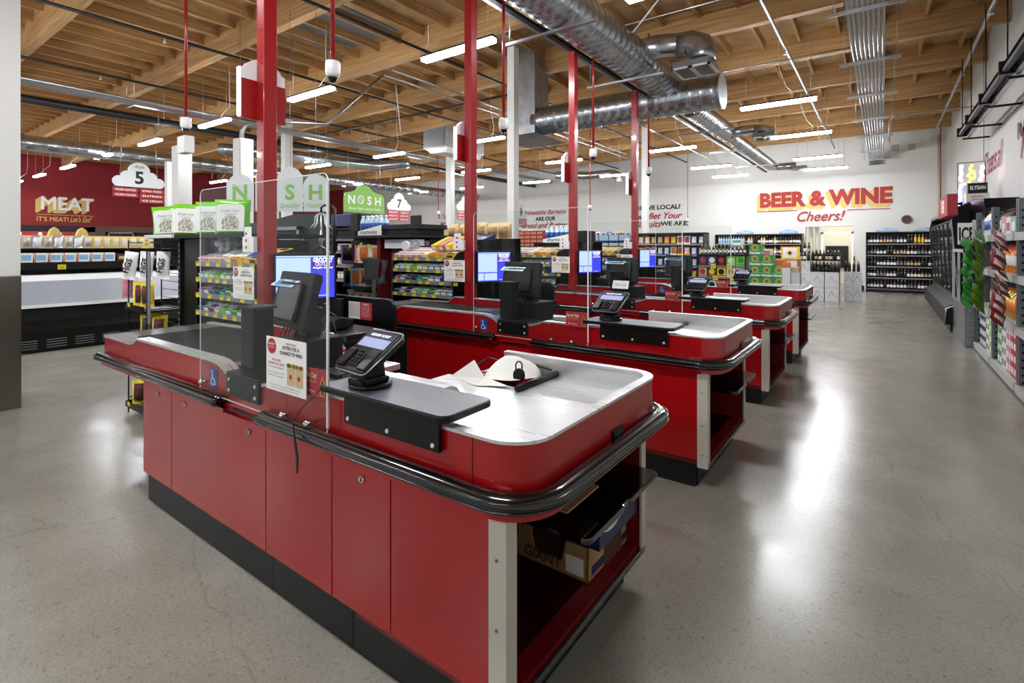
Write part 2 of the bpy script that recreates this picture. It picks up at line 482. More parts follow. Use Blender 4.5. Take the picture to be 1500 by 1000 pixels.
for i, x in enumerate((-2.12, -1.93)):
    solo('pipe_column', MB().cyl((x, 21.5, 0), (x, 21.5, 2.9), .075, n=16), ['column_white'],
         ('white round column just inside the doorway jamb', 'white round column one step in from the doorway jamb')[i], 'column', (x, 21.5, 0))
corner = MB().box(DX1, YB-.05, .16, DX1+.035, YB, 1.15)
solo('corner_guard', corner, ['charcoal'], 'dark corner guard on the wall edge beside the doorway', 'guard', (DX1, YB, .16))

# roof carpentry: purlins along X, short joists along Y
PURL = [2.35 + 2.15*k for k in range(-3, 9)]
n = 3
for k, y in enumerate(PURL):
    o = struct('trim_%d' % n, MB().box(XL, y-.075, 4.98, XR, y+.075, DK), ['wood_x'], bev=.006); n += 1
edge = [-7] + PURL + [YB]
for k in range(len(edge)-1):
    y0, y1 = edge[k] + .075, edge[k+1] - .075
    b = MB(); x = XL + .3
    while x < XR:
        b.box(x-.025, y0, DK-.17, x+.025, y1, DK); x += .61
    struct('trim_%d' % n, b, ['wood_y']); n += 1
# light opening in the roof, framed
b = MB().box(-9.0, 4.75, DK-.005, -7.2, 6.4, DK-.02)
struct('trim_%d' % n, b, ['grey']); n += 1

# ---------------------------------------------------------------- columns
def column(name, x, y, wd, top, label, dp=None, mats='column_white'):
    dp = dp or wd
    o = solo(name, MB().box(x-wd/2, y-dp/2, 0, x+wd/2, y+dp/2, top), [mats], label, 'column', (x, y, 0), bev=.006)
    return o
t = thing('wrapped_column', 'wide white column sheathed with steel to waist height, at the frame edge', 'column', (-6.78, .88, 0))
part('shaft', MB().box(-7.08, .58, 1.22, -6.48, 1.18, DK), ['column_white'], t, bev=.006)
part('steel_wainscot', MB().box(-7.085, .575, 0, -6.475, 1.185, 1.22), ['wainscot'], t, 'brushed steel sheet around the foot', bev=.004)
column('box_column', -9.05, 4.5, .24, 3.36, 'white box column with conduits entering its open top')
t = thing('box_column', 'white box column behind the red camera pole', 'column', (-11.05, 4.4, 0))
part('shaft', MB().box(-11.36, 4.25, 0, -11.06, 4.5, 3.46), ['column_white'], t, bev=.006)
column('steel_column', -5.3, 7.35, .15, 5.0, 'slim white steel column rising beside the second red post')
column('steel_column', -5.62, 14.4, .17, 5.0, 'slim white steel column standing before the local slogan')
column('steel_column', -13.3, 7.8, .22, 4.98, 'white steel column behind the hanging letter signs')
column('steel_column', -11.1, 12.0, .2, 4.98, 'white steel column near the aisle seven sign')
column('steel_column', -12.4, 4.6, .14, 3.3, 'thin white column next to the box column of the red camera pole')
column('steel_column', -20.0, 11.2, .25, 4.98, 'distant white column between the green sign and the letter signs')
# conduits bending into the box column
for i in range(3):
    b = MB().tube([(-9.15+.05*i, 4.5, 3.3), (-9.15+.05*i, 4.5, 3.5), (-9.1+.05*i, 4.56, 3.62), (-8.95+.05*i, 4.75, 3.68), (-8.7+.05*i, 5.05, 3.7), (-8.3+.05*i, 5.6, 3.72), (-8.2+.05*i, 6.8, 4.9)], .016, 6)
    solo('conduit_bend', b, ['conduit'], ('grey conduit bend over the box column, lowest of three', 'grey conduit bend over the box column, middle of three', 'grey conduit bend over the box column, highest of three')[i],
         'conduit', (-9.1, 4.5, 3.36), group='bends over the box column')

# ---------------------------------------------------------------- pipes, conduits
def pipe(name, p0, p1, r, m, label, cat='pipe', n=10):
    return solo(name, MB().cyl(p0, p1, r, n=n), [m], label, cat, p0)
def rods(name, b, label): return solo(name, b, ['conduit'], label, 'hanger')
for x, lab in ((-6.4, 'dark sprinkler pipe passing over the second register'), (-9.35, 'dark sprinkler pipe passing over the first candy shelves'), (-12.4, 'dark thin sprinkler pipe nearest the white column'),
               (-1.35, 'silver sprinkler pipe above the bagging ends'), (1.24, 'silver sprinkler pipe close to the white side wall')):
    t = thing('sprinkler_pipe', lab, 'pipe', (x, 6, 4.85), group='sprinkler pipes')
    m = 'black_pipe' if x < -2 else 'conduit'
    part('pipe', MB().cyl((x, -3, 4.86), (x, 20.8, 4.86), .026, n=10), [m], t)
    for y in (3.4, 6.6, 9.8, 13., 16.2):
        b = MB().cyl((x, y, 4.86), (x, y, 4.76), .012, n=6).cyl((x, y, 4.765), (x, y, 4.755), .03, n=8)
        part('sprinkler_head', b, ['conduit'], t)
pipe('main_pipe', (-13.7, -1, 4.4), (-13.7, 20.8, 4.4), .085, 'black_pipe', 'thick black main pipe slung under the timber roof', n=14)
for xx, yy, zz, lab in ((-13.9, 8.8, 4.72, 'thin dark branch pipe crossing over the hanging signs'),):
    solo('branch_pipe', MB().cyl((-15, yy, zz), (-6.4, yy, zz), .026, n=8), ['black_pipe'], lab, 'pipe', (-13, yy, zz))
t = thing('cable_tray', 'long light grey strut carrying conduits under the roof', 'tray', (-12.8, 8, 4.5))
part('strut', MB().box(-12.86, -1, 4.46, -12.74, 20.8, 4.54), ['conduit'], t)
for i, dx in enumerate((-.09, .09)):
    part('conduit', MB().cyl((-12.8+dx, -1, 4.56), (-12.8+dx, 20.8, 4.56), .03, n=8), ['conduit'], t)
for y in range(1, 20, 3):
    b = MB().box(-13.05, y, 4.42, -12.55, y+.04, 4.46).cyl((-13.0, y+.02, 4.42), (-13.0, y+.02, 5.4), .006, n=5).cyl((-12.6, y+.02, 4.42), (-12.6, y+.02, 5.4), .006, n=5)
    part('hanger', b, ['conduit'], t)
# bundle of conduits towards the far wall
t = thing('conduit_rack', 'bundle of eight silver conduits on struts running to the far wall', 'conduit', (-.17, 12, 4.36))
for i in range(8):
    x = -.36 + .052*i
    part('conduit', MB().tube([(x, -2, 4.38), (x, YB-.12, 4.38), (x, YB-.06, 4.34), (x, YB-.05, 4.2)], .02, 8), ['conduit'], t)
for y in (3.2, 5.3, 7.45, 9.6, 11.8, 14., 16.3, 18.8, 20.7):
    b = MB().box(-.56, y-.02, 4.32, .22, y+.02, 4.36).cyl((-.5, y, 4.3), (-.5, y, 5.46), .006, n=5).cyl((.17, y, 4.3), (.17, y, 5.46), .006, n=5)
    part('strut', b, ['conduit'], t)
# thin cross conduits
for i, (y, x0, x1, z) in enumerate(((7.1, -3.3, 1.2, 4.75), (9.6, -3.0, .1, 4.6), (12.8, .1, 1.55, 4.1), (5.3, -3.3, 1.2, 4.9))):
    solo('cross_conduit', MB().tube([(x0, y, z-.5), (x0, y, z-.08), (x0+.08, y, z), (x1, y, z)], .014, 6), ['conduit'],
         ('thin conduit bending across the roof above the upper elbow duct', 'thin conduit crossing the roof into the conduit bundle', 'thin conduit from the bundle to the side wall', 'thin conduit crossing the roof above the first bagging well')[i], 'conduit', (x0, y, z))
for i, (x, y0, y1, z) in enumerate(((-6.9, 6, 16, 4.55), (-7.1, 6, 17, 4.5), (-4.7, 9, 20, 4.4))):
    solo('roof_conduit', MB().cyl((x, y0, z), (x, y1, z), .02, n=6), ['conduit'], ('pale conduit running beside the second row of lamps', 'lower pale conduit running beside the second row of lamps', 'pale conduit running past the third red post')[i], 'conduit', (x, y0, z))
for i, (x, y, z0, z1, dy) in enumerate(((-2.75, 6.6, 4.4, 5.3, .5), (-9.6, 8.6, 4.3, 5.2, -.6))):
    solo('brace_rod', MB().cyl((x, y, z0), (x+.5, y+dy, z1), .012, n=6), ['white'], ('diagonal white brace rod above the big round duct', 'diagonal white brace rod above the air unit')[i], 'rod', (x, y, z0))

# ---------------------------------------------------------------- ducts
def duct_x(prof_axis, c, L, r, ring=.16, n=24):
    pr = [(r, 0)]; a = ring
    while a < L:
        pr += [(r, a-.012), (r+.006, a), (r, a+.012)]; a += ring
    pr.append((r, L))
    return MB().lathe(pr, c, n, 0, prof_axis)
DXC = -2.98
t = thing('spiral_duct', 'big round galvanised spiral duct running away over the registers', 'duct', (DXC, 6, 4.24))
b = duct_x('y', (DXC, -3, 4.24), 12.4, .275); part('wide_run', b, ['galv'], t)
b = MB().lathe([(.275, 0), (.2, .45)], (DXC, 9.4, 4.2), 24, 0, 'y'); part('reducer', b, ['galv'], t)
b = duct_x('y', (DXC, 9.85, 4.16), 3.1, .2); part('middle_run', b, ['galv'], t)
b = duct_x('y', (DXC, 12.95, 4.13), 5.6, .165, .14); part('narrow_run', b, ['galv'], t)
b = MB().tube([(DXC, 18.5, 4.13), (DXC, 18.8, 4.13), (DXC+.12, 19.0, 4.13), (DXC+.35, 19.0, 4.12), (-2.3, 19.0, 4.12)], .12, 16)
part('end_elbow', b, ['galv'], t)
for i, (y, z, lab) in enumerate(((7.5, 4.42, 'white louvred diffuser on the elbow above the third lane'), (13.0, 4.2, 'white louvred diffuser on the second duct branch'), (19.0, 4.12, 'white louvred diffuser on the farthest duct branch'))):
    k = .17 if i == 0 else .11
    if i < 2:
        b = MB().tube([(DXC+.1, y-.35, z-.1), (DXC+.3, y-.2, z-.02), (-2.45, y, z+.02), (-2.28, y, z)], k, 16)
        part('branch_pipe', b, ['galv'], t)
        b = MB().tube([(-2.45, y, z), (-2.25, y, z), (-2.12, y, z-.06), (-2.08, y, z-.2), (-2.08, y, z-.3)], [k, k+.01, k+.015, k+.01, k], 16)
        part('elbow', b, ['galv'], t)
    cx, zz = (-2.18, 4.0) if i == 0 else (-2.2, 3.98)
    d = thing('air_diffuser', lab, 'diffuser', (cx, y, zz))
    s_ = .27 if i == 0 else .24
    fr = MB().box(cx-s_, y-s_, zz-.012, cx+s_, y-s_+.04, zz+.012).box(cx-s_, y+s_-.04, zz-.012, cx+s_, y+s_, zz+.012)\
        .box(cx-s_, y-s_, zz-.012, cx-s_+.04, y+s_, zz+.012).box(cx+s_-.04, y-s_, zz-.012, cx+s_, y+s_, zz+.012).box(cx-.03, y-s_, zz-.012, cx+.03, y+s_, zz+.012)
    part('frame', fr, ['white'], d)
    part('neck', MB().box(cx-s_+.02, y-s_+.02, zz+.01, cx+s_-.02, y+s_-.02, zz+.1), ['grey'], d)
    sl = MB(); q = -s_+.06
    while q < s_-.05:
        sl.add([(cx-s_+.03, y+q, zz-.01), (cx+s_-.03, y+q, zz-.01), (cx+s_-.03, y+q+.022, zz+.012), (cx-s_+.03, y+q+.022, zz+.012)], [(0,1,2,3)]); q += .034
    part('louvre', sl, ['white'], d)
t = thing('cross_duct', 'thick round galvanised duct crossing beneath the main duct', 'duct', (-3.8, 8.6, 3.96))
part('run', duct_x('x', (-5.6, 8.6, 3.97), 3.5, .27, .17), ['galv'], t)
part('end_cap', MB().cyl((-2.11, 8.6, 3.97), (-2.07, 8.6, 3.97), .28, n=24), ['galv_box'], t)
part('drop_box', MB().box(-5.98, 8.35, 3.7, -5.5, 8.85, 5.46).box(-5.99, 8.34, 4.1, -5.49, 8.86, 4.13).box(-5.99, 8.34, 4.6, -5.49, 8.86, 4.63), ['galv_box'], t, 'square sheet metal riser')
b = MB().add([(-6.0,8.3,3.7),(-5.45,8.3,3.7),(-5.45,8.9,3.7),(-6.0,8.9,3.7),(-6.08,8.15,3.56),(-5.15,8.15,3.56),(-5.15,9.0,3.56),(-6.08,9.0,3.56)], [(0,1,2,3),(7,6,5,4),(0,4,5,1),(1,5,6,2),(2,6,7,3),(3,7,4,0)])
part('flared_outlet', b, ['galv_box'], t)
t = thing('wall_duct', 'long round duct hung along the red wall side', 'duct', (-17.2, 4, 4.05))
part('run', duct_x('y', (-17.2, -2, 4.05), 22.6, .2, .4, 16), ['galv'], t)
for i, (pts, r, lab) in enumerate((
    ([(-15.5, 7.0, 4.3), (-14.6, 8.6, 4.25), (-14.2, 10.2, 4.2), (-13.6, 11.2, 4.15), (-13.0, 12.0, 4.3)], .16, 'flexible silver duct sagging behind the green hanging sign'),
    ([(-10.5, 17.5, 4.3), (-9.2, 17.7, 4.2), (-8.2, 17.7, 4.2), (-7.9, 17.7, 4.05), (-7.9, 17.7, 3.85)], .15, 'silver elbow duct near the far wall between the red posts'))):
    q = []
    for j in range(len(pts)-1):
        for s_ in range(6):
            q.append(Vector(pts[j]).lerp(Vector(pts[j+1]), s_/6))
    q.append(Vector(pts[-1]))
    solo('flexible_duct', MB().tube(q, [r + (.012 if j % 2 else 0) for j in range(len(q))], 14), ['galv'], lab, 'duct', pts[0])
# air unit
t = thing('air_unit', 'grey box air handler with louvred face under the roof', 'air conditioner', (-9.8, 10.6, 4.1))
part('casing', MB().box(-10.25, 10.0, 4.14, -9.4, 11.6, 4.7), ['galv_box'], t, bev=.01)
part('grille', MB().box(-10.2, 9.985, 4.18, -9.45, 10.0, 4.66, 0), ['grey'], t)
b = MB()
for i in range(14): b.box(-10.2, 9.97, 4.19+.034*i, -9.45, 9.985, 4.2+.034*i)
part('slats', b, ['conduit'], t)
part('drain_pan', MB().prism([(-10.2, 4.14), (-9.4, 4.14), (-9.45, 4.0), (-10.0, 4.02)], 'y', 10.05, 11.5), ['white'], t)
# rail that carries the posts
t = thing('post_rail', 'long dark strut rail below the duct that holds the red posts', 'rail', (-3.27, 6, 4.05))
part('rail', MB().box(-3.3, -2, 4.03, -3.24, 19.5, 4.07), ['black_pipe'], t)
part('strut', MB().box(-3.4, -2, 4.07, -3.33, 19.5, 4.12), ['conduit'], t)
for y in (2.7, 5.0, 7.1, 9.2, 11.3, 14, 17):
    b = MB().box(-3.7, y-.02, 3.92, -2.5, y+.02, 3.95).cyl((-3.65, y, 3.92), (-3.65, y, 5.4), .008, n=5)
    part('hanger', b, ['conduit'], t)
# dark strut frame by the side wall
t = thing('heater_rail', 'dark equipment rail hung near the side wall', 'heater', (1.2, 9.5, 3.55))
part('tube', MB().box(1.15, 6.4, 3.56, 1.2, 12.8, 3.61), ['black_pipe'], t)
part('tube', MB().box(1.26, 6.4, 3.52, 1.31, 12.8, 3.58), ['conduit'], t)
part('reflector', MB().prism([(1.14, 3.64), (1.3, 3.64), (1.28, 3.68), (1.16, 3.68)], 'y', 6.4, 12.8), ['charcoal'], t)
for y in (6.8, 8.4, 10., 11.5, 12.7):
    part('bracket', MB().box(1.12, y-.03, 3.54, 1.32, y+.03, 3.7).cyl((1.2, y, 3.7), (1.2, y, 5.0), .008, n=5).box(1.2, y-.015, 3.48, 1.58, y+.015, 3.51), ['black'], t)
# wall registers, far wall
for i, (x, z) in enumerate(((.33, 4.72), (.75, 4.7))):
    t = thing('wall_register', ('square white air register on the far wall beside the conduits', 'square white air register on the far wall nearer the corner')[i], 'vent', (x, YB-.02, z))
    part('frame', MB().box(x-.15, YB-.03, z-.15, x+.15, YB, z+.15), ['white'], t, bev=.005)
    b = MB()
    for j in range(8): b.box(x-.11, YB-.036, z-.11+.028*j, x+.11, YB-.03, z-.1+.028*j)
    part('slats', b, ['charcoal'], t)
pipe('corner_pipe', (1.42, YB-.08, 0), (1.42, YB-.08, 4.98), .035, 'cream_post', 'slim pipe rising in the far corner of the room')
t = thing('smoke_detector', 'small white detector under a roof beam', 'detector', (-2.55, 11.1, 4.9))
part('base', MB().cyl((-2.55, 8.8, 4.98), (-2.55, 8.8, 4.94), .07, n=16), ['white'], t)
part('cover', MB().cyl((-2.55, 8.8, 4.94), (-2.55, 8.8, 4.84), .065, .02, n=16), ['white'], t)

# ---------------------------------------------------------------- lamps
def lamp_parts(t, L=1.2):
    x, y, z = t.location
    part('housing', MB().prism([(y-.05, z+.02), (y+.05, z+.02), (y+.04, z+.05), (y-.04, z+.05)], 'x', x-L/2, x+L/2), ['charcoal'], t)
    b = MB().box(x-L/2+.015, y-.058, z-.03, x+L/2-.015, y+.058, z+.02)
    part('diffuser', b, ['lamp'], t, 'glowing white diffuser', bev=.012)
    for s_ in (-1, 1):
        part('hanger_wire', MB().cyl((x+s_*.5, y, z+.05), (x+s_*.5, y, 4.98), .004, n=4), ['conduit'], t)
    part('power_cord', MB().tube([(x+.2, y, z+.05), (x+.24, y+.05, z+.16), (x+.1, y+.25, z+.35), (x-.02, y+.3, z+.7), (x-.02, y+.3, 5.2)], .007, 5), ['white'], t)
    return t
GX = [-1.48, -4.33, -7.5, -10.8, -14.05, -17.25, -20.5, -23.75, -26.9]
GY = {-3.6: range(9), .6: range(9), 4.8: range(9), 9.25: (2, 3, 4, 5, 6, 7), 12.9: range(7), 16.5: range(7), 19.0: (0, 1)}
COLN = ['over the bagging ends', 'in the second file from the side wall', 'in the third file from the side wall', 'in the fourth file from the side wall', 'in the fifth file from the side wall',
        'in the sixth file from the side wall', 'in the seventh file from the side wall', 'in the eighth file from the side wall', 'in the file along the red wall']
ROWN = {-3.6: 'behind the camera', .6: 'above the camera', 4.8: 'nearest row', 9.25: 'second row', 9.85: 'second row', 12.9: 'third row', 16.5: 'fourth row', 19.0: 'row by the far wall'}
LY = [(GX[i], y, i) for y, r in GY.items() for i in r] + [(GX[0], 9.85, 0)]
first = None
for x, y, i in LY:
    lab = 'hanging linear lamp, %s, %s' % (ROWN[y], COLN[i])
    if first is None:
        first = lamp_parts(thing('linear_lamp', lab, 'lamp', (x, y, 3.95), group='linear lamps under the roof')); index_kids()
    else:
        dup(first, (x, y, 3.95), lab)
t = thing('ceiling_lamp', 'flush lamp on the passage ceiling beyond the doorway', 'lamp', (-1.5, 22.8, 2.88))
part('diffuser', MB().box(-1.9, 22.7, 2.86, -1.1, 22.9, 2.9), ['lamp'], t)

# ---------------------------------------------------------------- camera domes on red poles
def dome_cam(t, r=.054, pole=True, pm='post_red', box=False, pr_=.016):
    x, y, z = t.location
    part('pole', MB().cyl((x, y, z+.07), (x, y, 5.1), pr_, n=8), [pm], t)
    part('housing', MB().lathe([(r*.86, .08), (r*.95, .072), (r, .0), (r*.9, -.02), (r*.72, -.035)][::-1], (x, y, z), 18), ['white_gloss'], t)
    part('dome', MB().lathe([(.004, -.1*r/.075), (r*.42, -.088*r/.075), (r*.64, -.06*r/.075), (r*.7, -.03)], (x, y, z), 16), ['black_gloss'], t)
    if box: part('junction_box', MB().box(x-.09, y-.05, z-.3, x+.09, y+.05, z-.12), ['white'], t, bev=.006)
    return t
c0 = dome_cam(thing('dome_camera', 'white dome camera on a red pole over the first register', 'camera', (-3.22, 2.24, 2.75), group='dome cameras'))
index_kids()
for i, w_ in enumerate(('second', 'third', 'fourth')):
    dup(c0, (-3.22, 4.3+2.05*i, 2.75), 'white dome camera on a red pole over the %s register' % w_)
dome_cam(thing('dome_camera', 'white dome camera with junction box on the red pole over the hanging figs', 'camera', (-6.0, 2.38, 2.78), group='dome cameras'), box=True)
for i, (x, y, z, lab) in enumerate(((-12.2, 12.6, 2.6, 'small dome camera before the bare wall by the second post'), (-6.9, 13.4, 2.6, 'small dome camera between the bread slogan and the local slogan'),
                     (-6.2, 20.3, 2.5, 'small dome camera on a dark pole beside the local slogan'), (1.3, 18.6, 2.3, 'small dome camera on a thin red pole near the far corner'))):
    dome_cam(thing('dome_camera', lab, 'camera', (x, y, z), group='dome cameras'), pm='print_grey' if i == 2 else 'post_red', pr_=.012)

# ---------------------------------------------------------------- lettering on the walls
YW = YB - .014
def wl(name, label, lines, cat='lettering'):
    b = MB(); mats = []
    for (s_, x, z, size, m, bold, shear, w_) in lines:
        if m not in mats: mats.append(m)
        b.text(s_, size, face_my(x, YW - .002*len(mats), z), mats.index(m), bold, shear, w=w_)
    return solo(name, b, mats, label, cat, (lines[0][1], YW, lines[0][2]))
HB = .66  # cap height of the face is about .7 of size
b = MB()
for k in range(7):
    b.text('BEER & WINE', .7, face_my(-1.76-.016*k, YW-.0005*(7-k), 2.93-.016*k), 1, .05, 0, w=3.98)
for k in range(1):
    b.text('BEER & WINE', .7, face_my(-1.74, YW-.012, 2.95), 0, .05, 0, w=3.98)
b.box(-3.85, YW-.004, 2.76, -2.5, YW, 2.785, 0).box(-1.0, YW-.004, 2.72, .2, YW, 2.745, 0)
b.text('Cheers!', .5, face_my(-1.78, YW-.014, 2.38), 0, .012, .35, w=1.45)
solo('wall_lettering', b, ['paint_red', 'paint_yellow'], 'large red letters with yellow shade on the far wall above the doorway', 'lettering', (-1.76, YW, 2.4))
wl('wall_lettering', 'black and red slogan about local people on the far wall', [
    ('ARE WE LOCAL?', -7.75, 3.03, .25, 'print_black', .035, 0, 2.1), ('YOU', -8.55, 2.62, .26, 'print_black', .035, 0, .62),
    ('Bet Your', -7.35, 2.64, .36, 'paint_red', .022, .4, 1.45), ('Biscuits', -8.1, 2.3, .36, 'paint_red', .022, .4, 1.25), ('WE ARE.', -6.95, 2.34, .25, 'print_black', .035, 0, 1.15)])
wl('wall_lettering', 'black and red slogan about bread on the far wall', [
    ('Unbeatable Bargains', -13.3, 3.03, .3, 'paint_red', .016, .4, 2.5), ('ARE OUR', -13.2, 2.72, .26, 'print_black', .035, 0, 1.15), ('Bread and Butter', -13.3, 2.38, .36, 'paint_red', .02, .4, 2.55)])
wl('wall_lettering', 'short slogan half hidden behind the second red post', [
    ('A Taste', -19.9, 3.0, .4, 'paint_red', .01, .4, 1.0), ('FOR', -19.8, 2.6, .3, 'print_black', .035, 0, .66), ('Tradition', -18.2, 2.4, .4, 'paint_red', .01, .4, 1.3)])
b = MB()
def wlx(b, s_, y, z, size, m, bold, shear, w_, X=XL+.014): b.text(s_, size, face_px(X, y, z), m, bold, shear, w=w_)
for k in range(10): wlx(b, 'MEAT', 6.785-.017*k, 3.06-.015*k, .78, 1, .012, 0, 1.8, XL+.05-.004*k)
wlx(b, 'MEAT', 6.8, 3.07, .78, 0, .024, 0, 1.8, XL+.07)
b.box(XL, 5.78, 2.83, XL+.02, 7.7, 2.85, 1)
wlx(b, "IT'S MEAT!", 6.3, 2.56, .27, 1, .015, 0, 1.05); wlx(b, "Let's Eat!", 7.25, 2.56, .32, 1, .01, .4, .75)
solo('wall_lettering', b, ['print_white', 'paint_yellow'], 'white and yellow meat lettering on the red wall', 'lettering', (XL, 6.75, 2.6))
b = MB(); X = XR-.012
b.text('RAISE', .34, face_mx(X, 9.75, 3.05), 0, .012, w=1.3).text('To', .6, face_mx(X, 9.9, 2.75), 1, .01, .4)
solo('wall_lettering', b, ['print_black', 'paint_red'], 'slogan high on the side wall cut by the frame edge', 'lettering', (X, 9.7, 2.8))
solo('wall_lettering', MB().text('Cheers all', .6, face_mx(X, 12.5, 2.85), 0, .008, .4, w=1.9), ['paint_red'], 'red script words on the side wall behind the neon sign', 'lettering', (X, 12.5, 2.8))
# ---------------------------------------------------------------- one checkout lane (built once, then copied with its parts)
DY = 2.055
Y0 = 1.17
LANES = []          # (root, label template)
def lt(name, label, cat, loc, group=None, rz=0):
    t = thing(name, label.replace('{L}', 'first'), cat, loc, group, rz)
    LANES.append((t, label)); return t
def ls(name, mb, mats, label, cat, org, group=None, bev=0.):
    o = solo(name, mb, mats, label.replace('{L}', 'first'), cat, org, group, bev)
    LANES.append((o, label)); return o

def plan(seq, n=8):
    """seq of points or ('arc', cx, cy, r, a0, a1)"""
    out = []
    for q in seq:
        if q[0] == 'arc':
            for k in range(n+1):
                a = math.radians(q[4] + (q[5]-q[4])*k/n); out.append((q[1]+q[3]*math.cos(a), q[2]+q[3]*math.sin(a)))
        else: out.append(q)
    return out
def offs(path, d):
    """offset to the left of the path direction"""
    out = []
    for i in range(len(path)):
        a = Vector(path[max(i-1, 0)]); b = Vector(path[min(i+1, len(path)-1)]); t = (b-a).normalized()
        out.append((path[i][0]-t.y*d, path[i][1]+t.x*d))
    return out
def wallband(mb, path, d0, d1, z0, z1, m=0):
    A = offs(path, d0); B = offs(path, d1); n = len(path)
    C4 = [[(p[0],p[1],z0) for p in A], [(q[0],q[1],z0) for q in B], [(q[0],q[1],z1) for q in B], [(p[0],p[1],z1) for p in A]]
    for k in range(4):
        mb.add(C4[k] + C4[(k+1) % 4], [(i, n+i, n+i+1, i+1) for i in range(n-1)], m, True)
    for e in (0, n-1): mb.add([C4[k][e] for k in range(4)], [(0,1,2,3) if e == 0 else (3,2,1,0)], m)
    return mb
def screw(mb, x, y, z, r=.009, m=0):
    return mb.lathe([(r, 0), (r, .003), (r*.6, .006), (.001, .0065)], (0,0,0), 10, m, 'y', False) if False else \
        mb.cyl((x, y, z), (x, y-.005, z), r, r*.75, 10, m)

y0 = Y0
RIMP = plan([(-1.99, y0-.01), ('arc', -.92, y0+.12, .13, -90, 0), ('arc', -.91, 2.08, .12, 0, 90), (-1.62, 2.2)], 14)
ct = lt('checkout_counter', 'red checkout counter with steel bagging well, {L} from the camera', 'checkout counter', (-2.3, y0+.5, 0), 'checkout counters')
# kick plates
for a, b_ in ((-3.53, -2.152), (-2.148, -1.6), (-1.596, -.95)):
    part('kick_plate', MB().box(a, y0+.03, 0, b_, y0+.06, .18), ['kick'], ct)
part('plinth', MB().box(-3.52, y0+.06, 0, -1.78, y0+.62, .18).box(-1.78, y0+.06, 0, -.95, 2.17, .18).box(-.98, y0+.06, 0, -.94, 2.15, .13), ['kick'], ct)
# carcass
b = MB().box(-3.5, y0+.012, .18, -1.55, y0+.63, .74).box(-1.72, y0+.012, .18, -1.55, 2.2, .84)
b.box(-3.52, y0+.005, .18, -3.5, y0+.64, .74)
part('carcass', b, ['red'], ct, bev=.003)
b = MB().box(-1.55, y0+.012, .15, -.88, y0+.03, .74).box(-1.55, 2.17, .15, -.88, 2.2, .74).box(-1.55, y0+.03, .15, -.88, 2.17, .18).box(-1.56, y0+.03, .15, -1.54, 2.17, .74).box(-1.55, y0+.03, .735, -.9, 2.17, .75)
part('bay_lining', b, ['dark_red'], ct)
SE = [-3.51, -3.115, -2.152, -1.682, -1.352, -.925]
for i in range(5):
    d = part('door', MB().box(SE[i]+.002, y0-.004, .182, SE[i+1]-.003, y0+.012, .715), ['red'], ct, bev=.002)
    lx = {0: -3.29, 1: -2.95, 3: -1.5}.get(i)
    for x in ([lx] if lx else []) + ([-2.29] if i == 1 else []):
        part('lock', MB().cyl((x, y0-.004, .672), (x, y0-.012, .672), .012, n=14).box(x-.002, y0-.0135, .665, x+.002, y0-.012, .679, 1), ['chrome', 'black'], d)
# end frame
b = MB().box(-.925, y0-.008, .14, -.862, y0+.005, .735).box(-.872, y0+.005, .14, -.862, y0+.045, .735)
for z in (.22, .4, .6): b.cyl((-.895, y0-.008, z), (-.895, y0-.012, z), .005, n=8, m=1)
part('end_post', b, ['cream_post', 'grey'], ct, 'pale steel corner post')
b = MB().box(-.925, 2.2, .14, -.862, 2.212, .735).box(-.872, 2.165, .14, -.862, 2.2, .735)
part('end_post', b, ['cream_post'], ct, 'pale steel corner post')
b = MB().box(-.94, y0+.03, .14, -.862, 2.19, .152).box(-.868, y0+.0, .14, -.862, 2.21, .165)
part('end_sill', b, ['steel_dark'], ct, 'brushed steel sill')
# apron
prof = [(-4.13, .745), (-1.98, .745), (-1.98, .938), (-2.04, .938), (-2.1, .915), (-2.16, .9), (-2.47, .9), (-2.52, .925), (-2.58, .942), (-2.66, .947), (-3.58, .947), (-3.64, .918), (-3.7, .908), (-4.13, .908)]
part('apron', MB().prism(prof, 'y', y0-.012, y0+.012), ['red'], ct)
b = MB(); wallband(b, RIMP, 0, .02, .715, .935, 0); part('end_apron', b, ['red'], ct)
part('seam', MB().box(-.985, y0-.0125, .716, -.983, y0-.009, .934), ['dark_red'], ct)
b = MB(); wallband(b, RIMP, .02, .03, .84, .936, 0); part('well_liner', b, ['steel'], ct)
b = MB(); wallband(b, RIMP, -.004, .036, .935, .945, 0); part('rim', b, ['steel'], ct, 'bright steel rim')
# cap on the belt apron: steel strip following the profile
top = prof[2:]
b = MB(); vs = []
for x, z in top: vs += [(x, y0-.016, z-.006), (x, y0+.05, z-.006), (x, y0+.05, z+.006), (x, y0-.016, z+.006)]
fs = [(i*4+k, (i+1)*4+k, (i+1)*4+(k+1) % 4, i*4+(k+1) % 4) for i in range(len(top)-1) for k in range(4)] + [(3,2,1,0), tuple((len(top)-1)*4+k for k in (0,1,2,3))]
b.add(vs, fs); part('belt_rail', b, ['steel'], ct)
part('tail_panel', MB().box(-4.14, y0-.012, .745, -4.12, y0+.65, .905).box(-4.12, y0+.01, .745, -3.5, y0+.64, .76), ['red'], ct)
part('tail_deck', MB().box(-4.14, y0-.014, .905, -3.66, y0+.66, .915).box(-4.15, y0-.016, .895, -4.13, y0+.66, .918), ['steel_dark'], ct, bev=.003)
part('belt_bed', MB().box(-3.9, y0+.05, .86, -2.5, y0+.62, .9), ['black_matte'], ct)
part('conveyor_belt', MB().box(-3.86, y0+.075, .9, -2.6, y0+.6, .922), ['belt'], ct, 'scuffed black belt', bev=.008)
part('belt_end', MB().box(-2.6, y0+.06, .89, -2.48, y0+.61, .925), ['steel_dark'], ct)
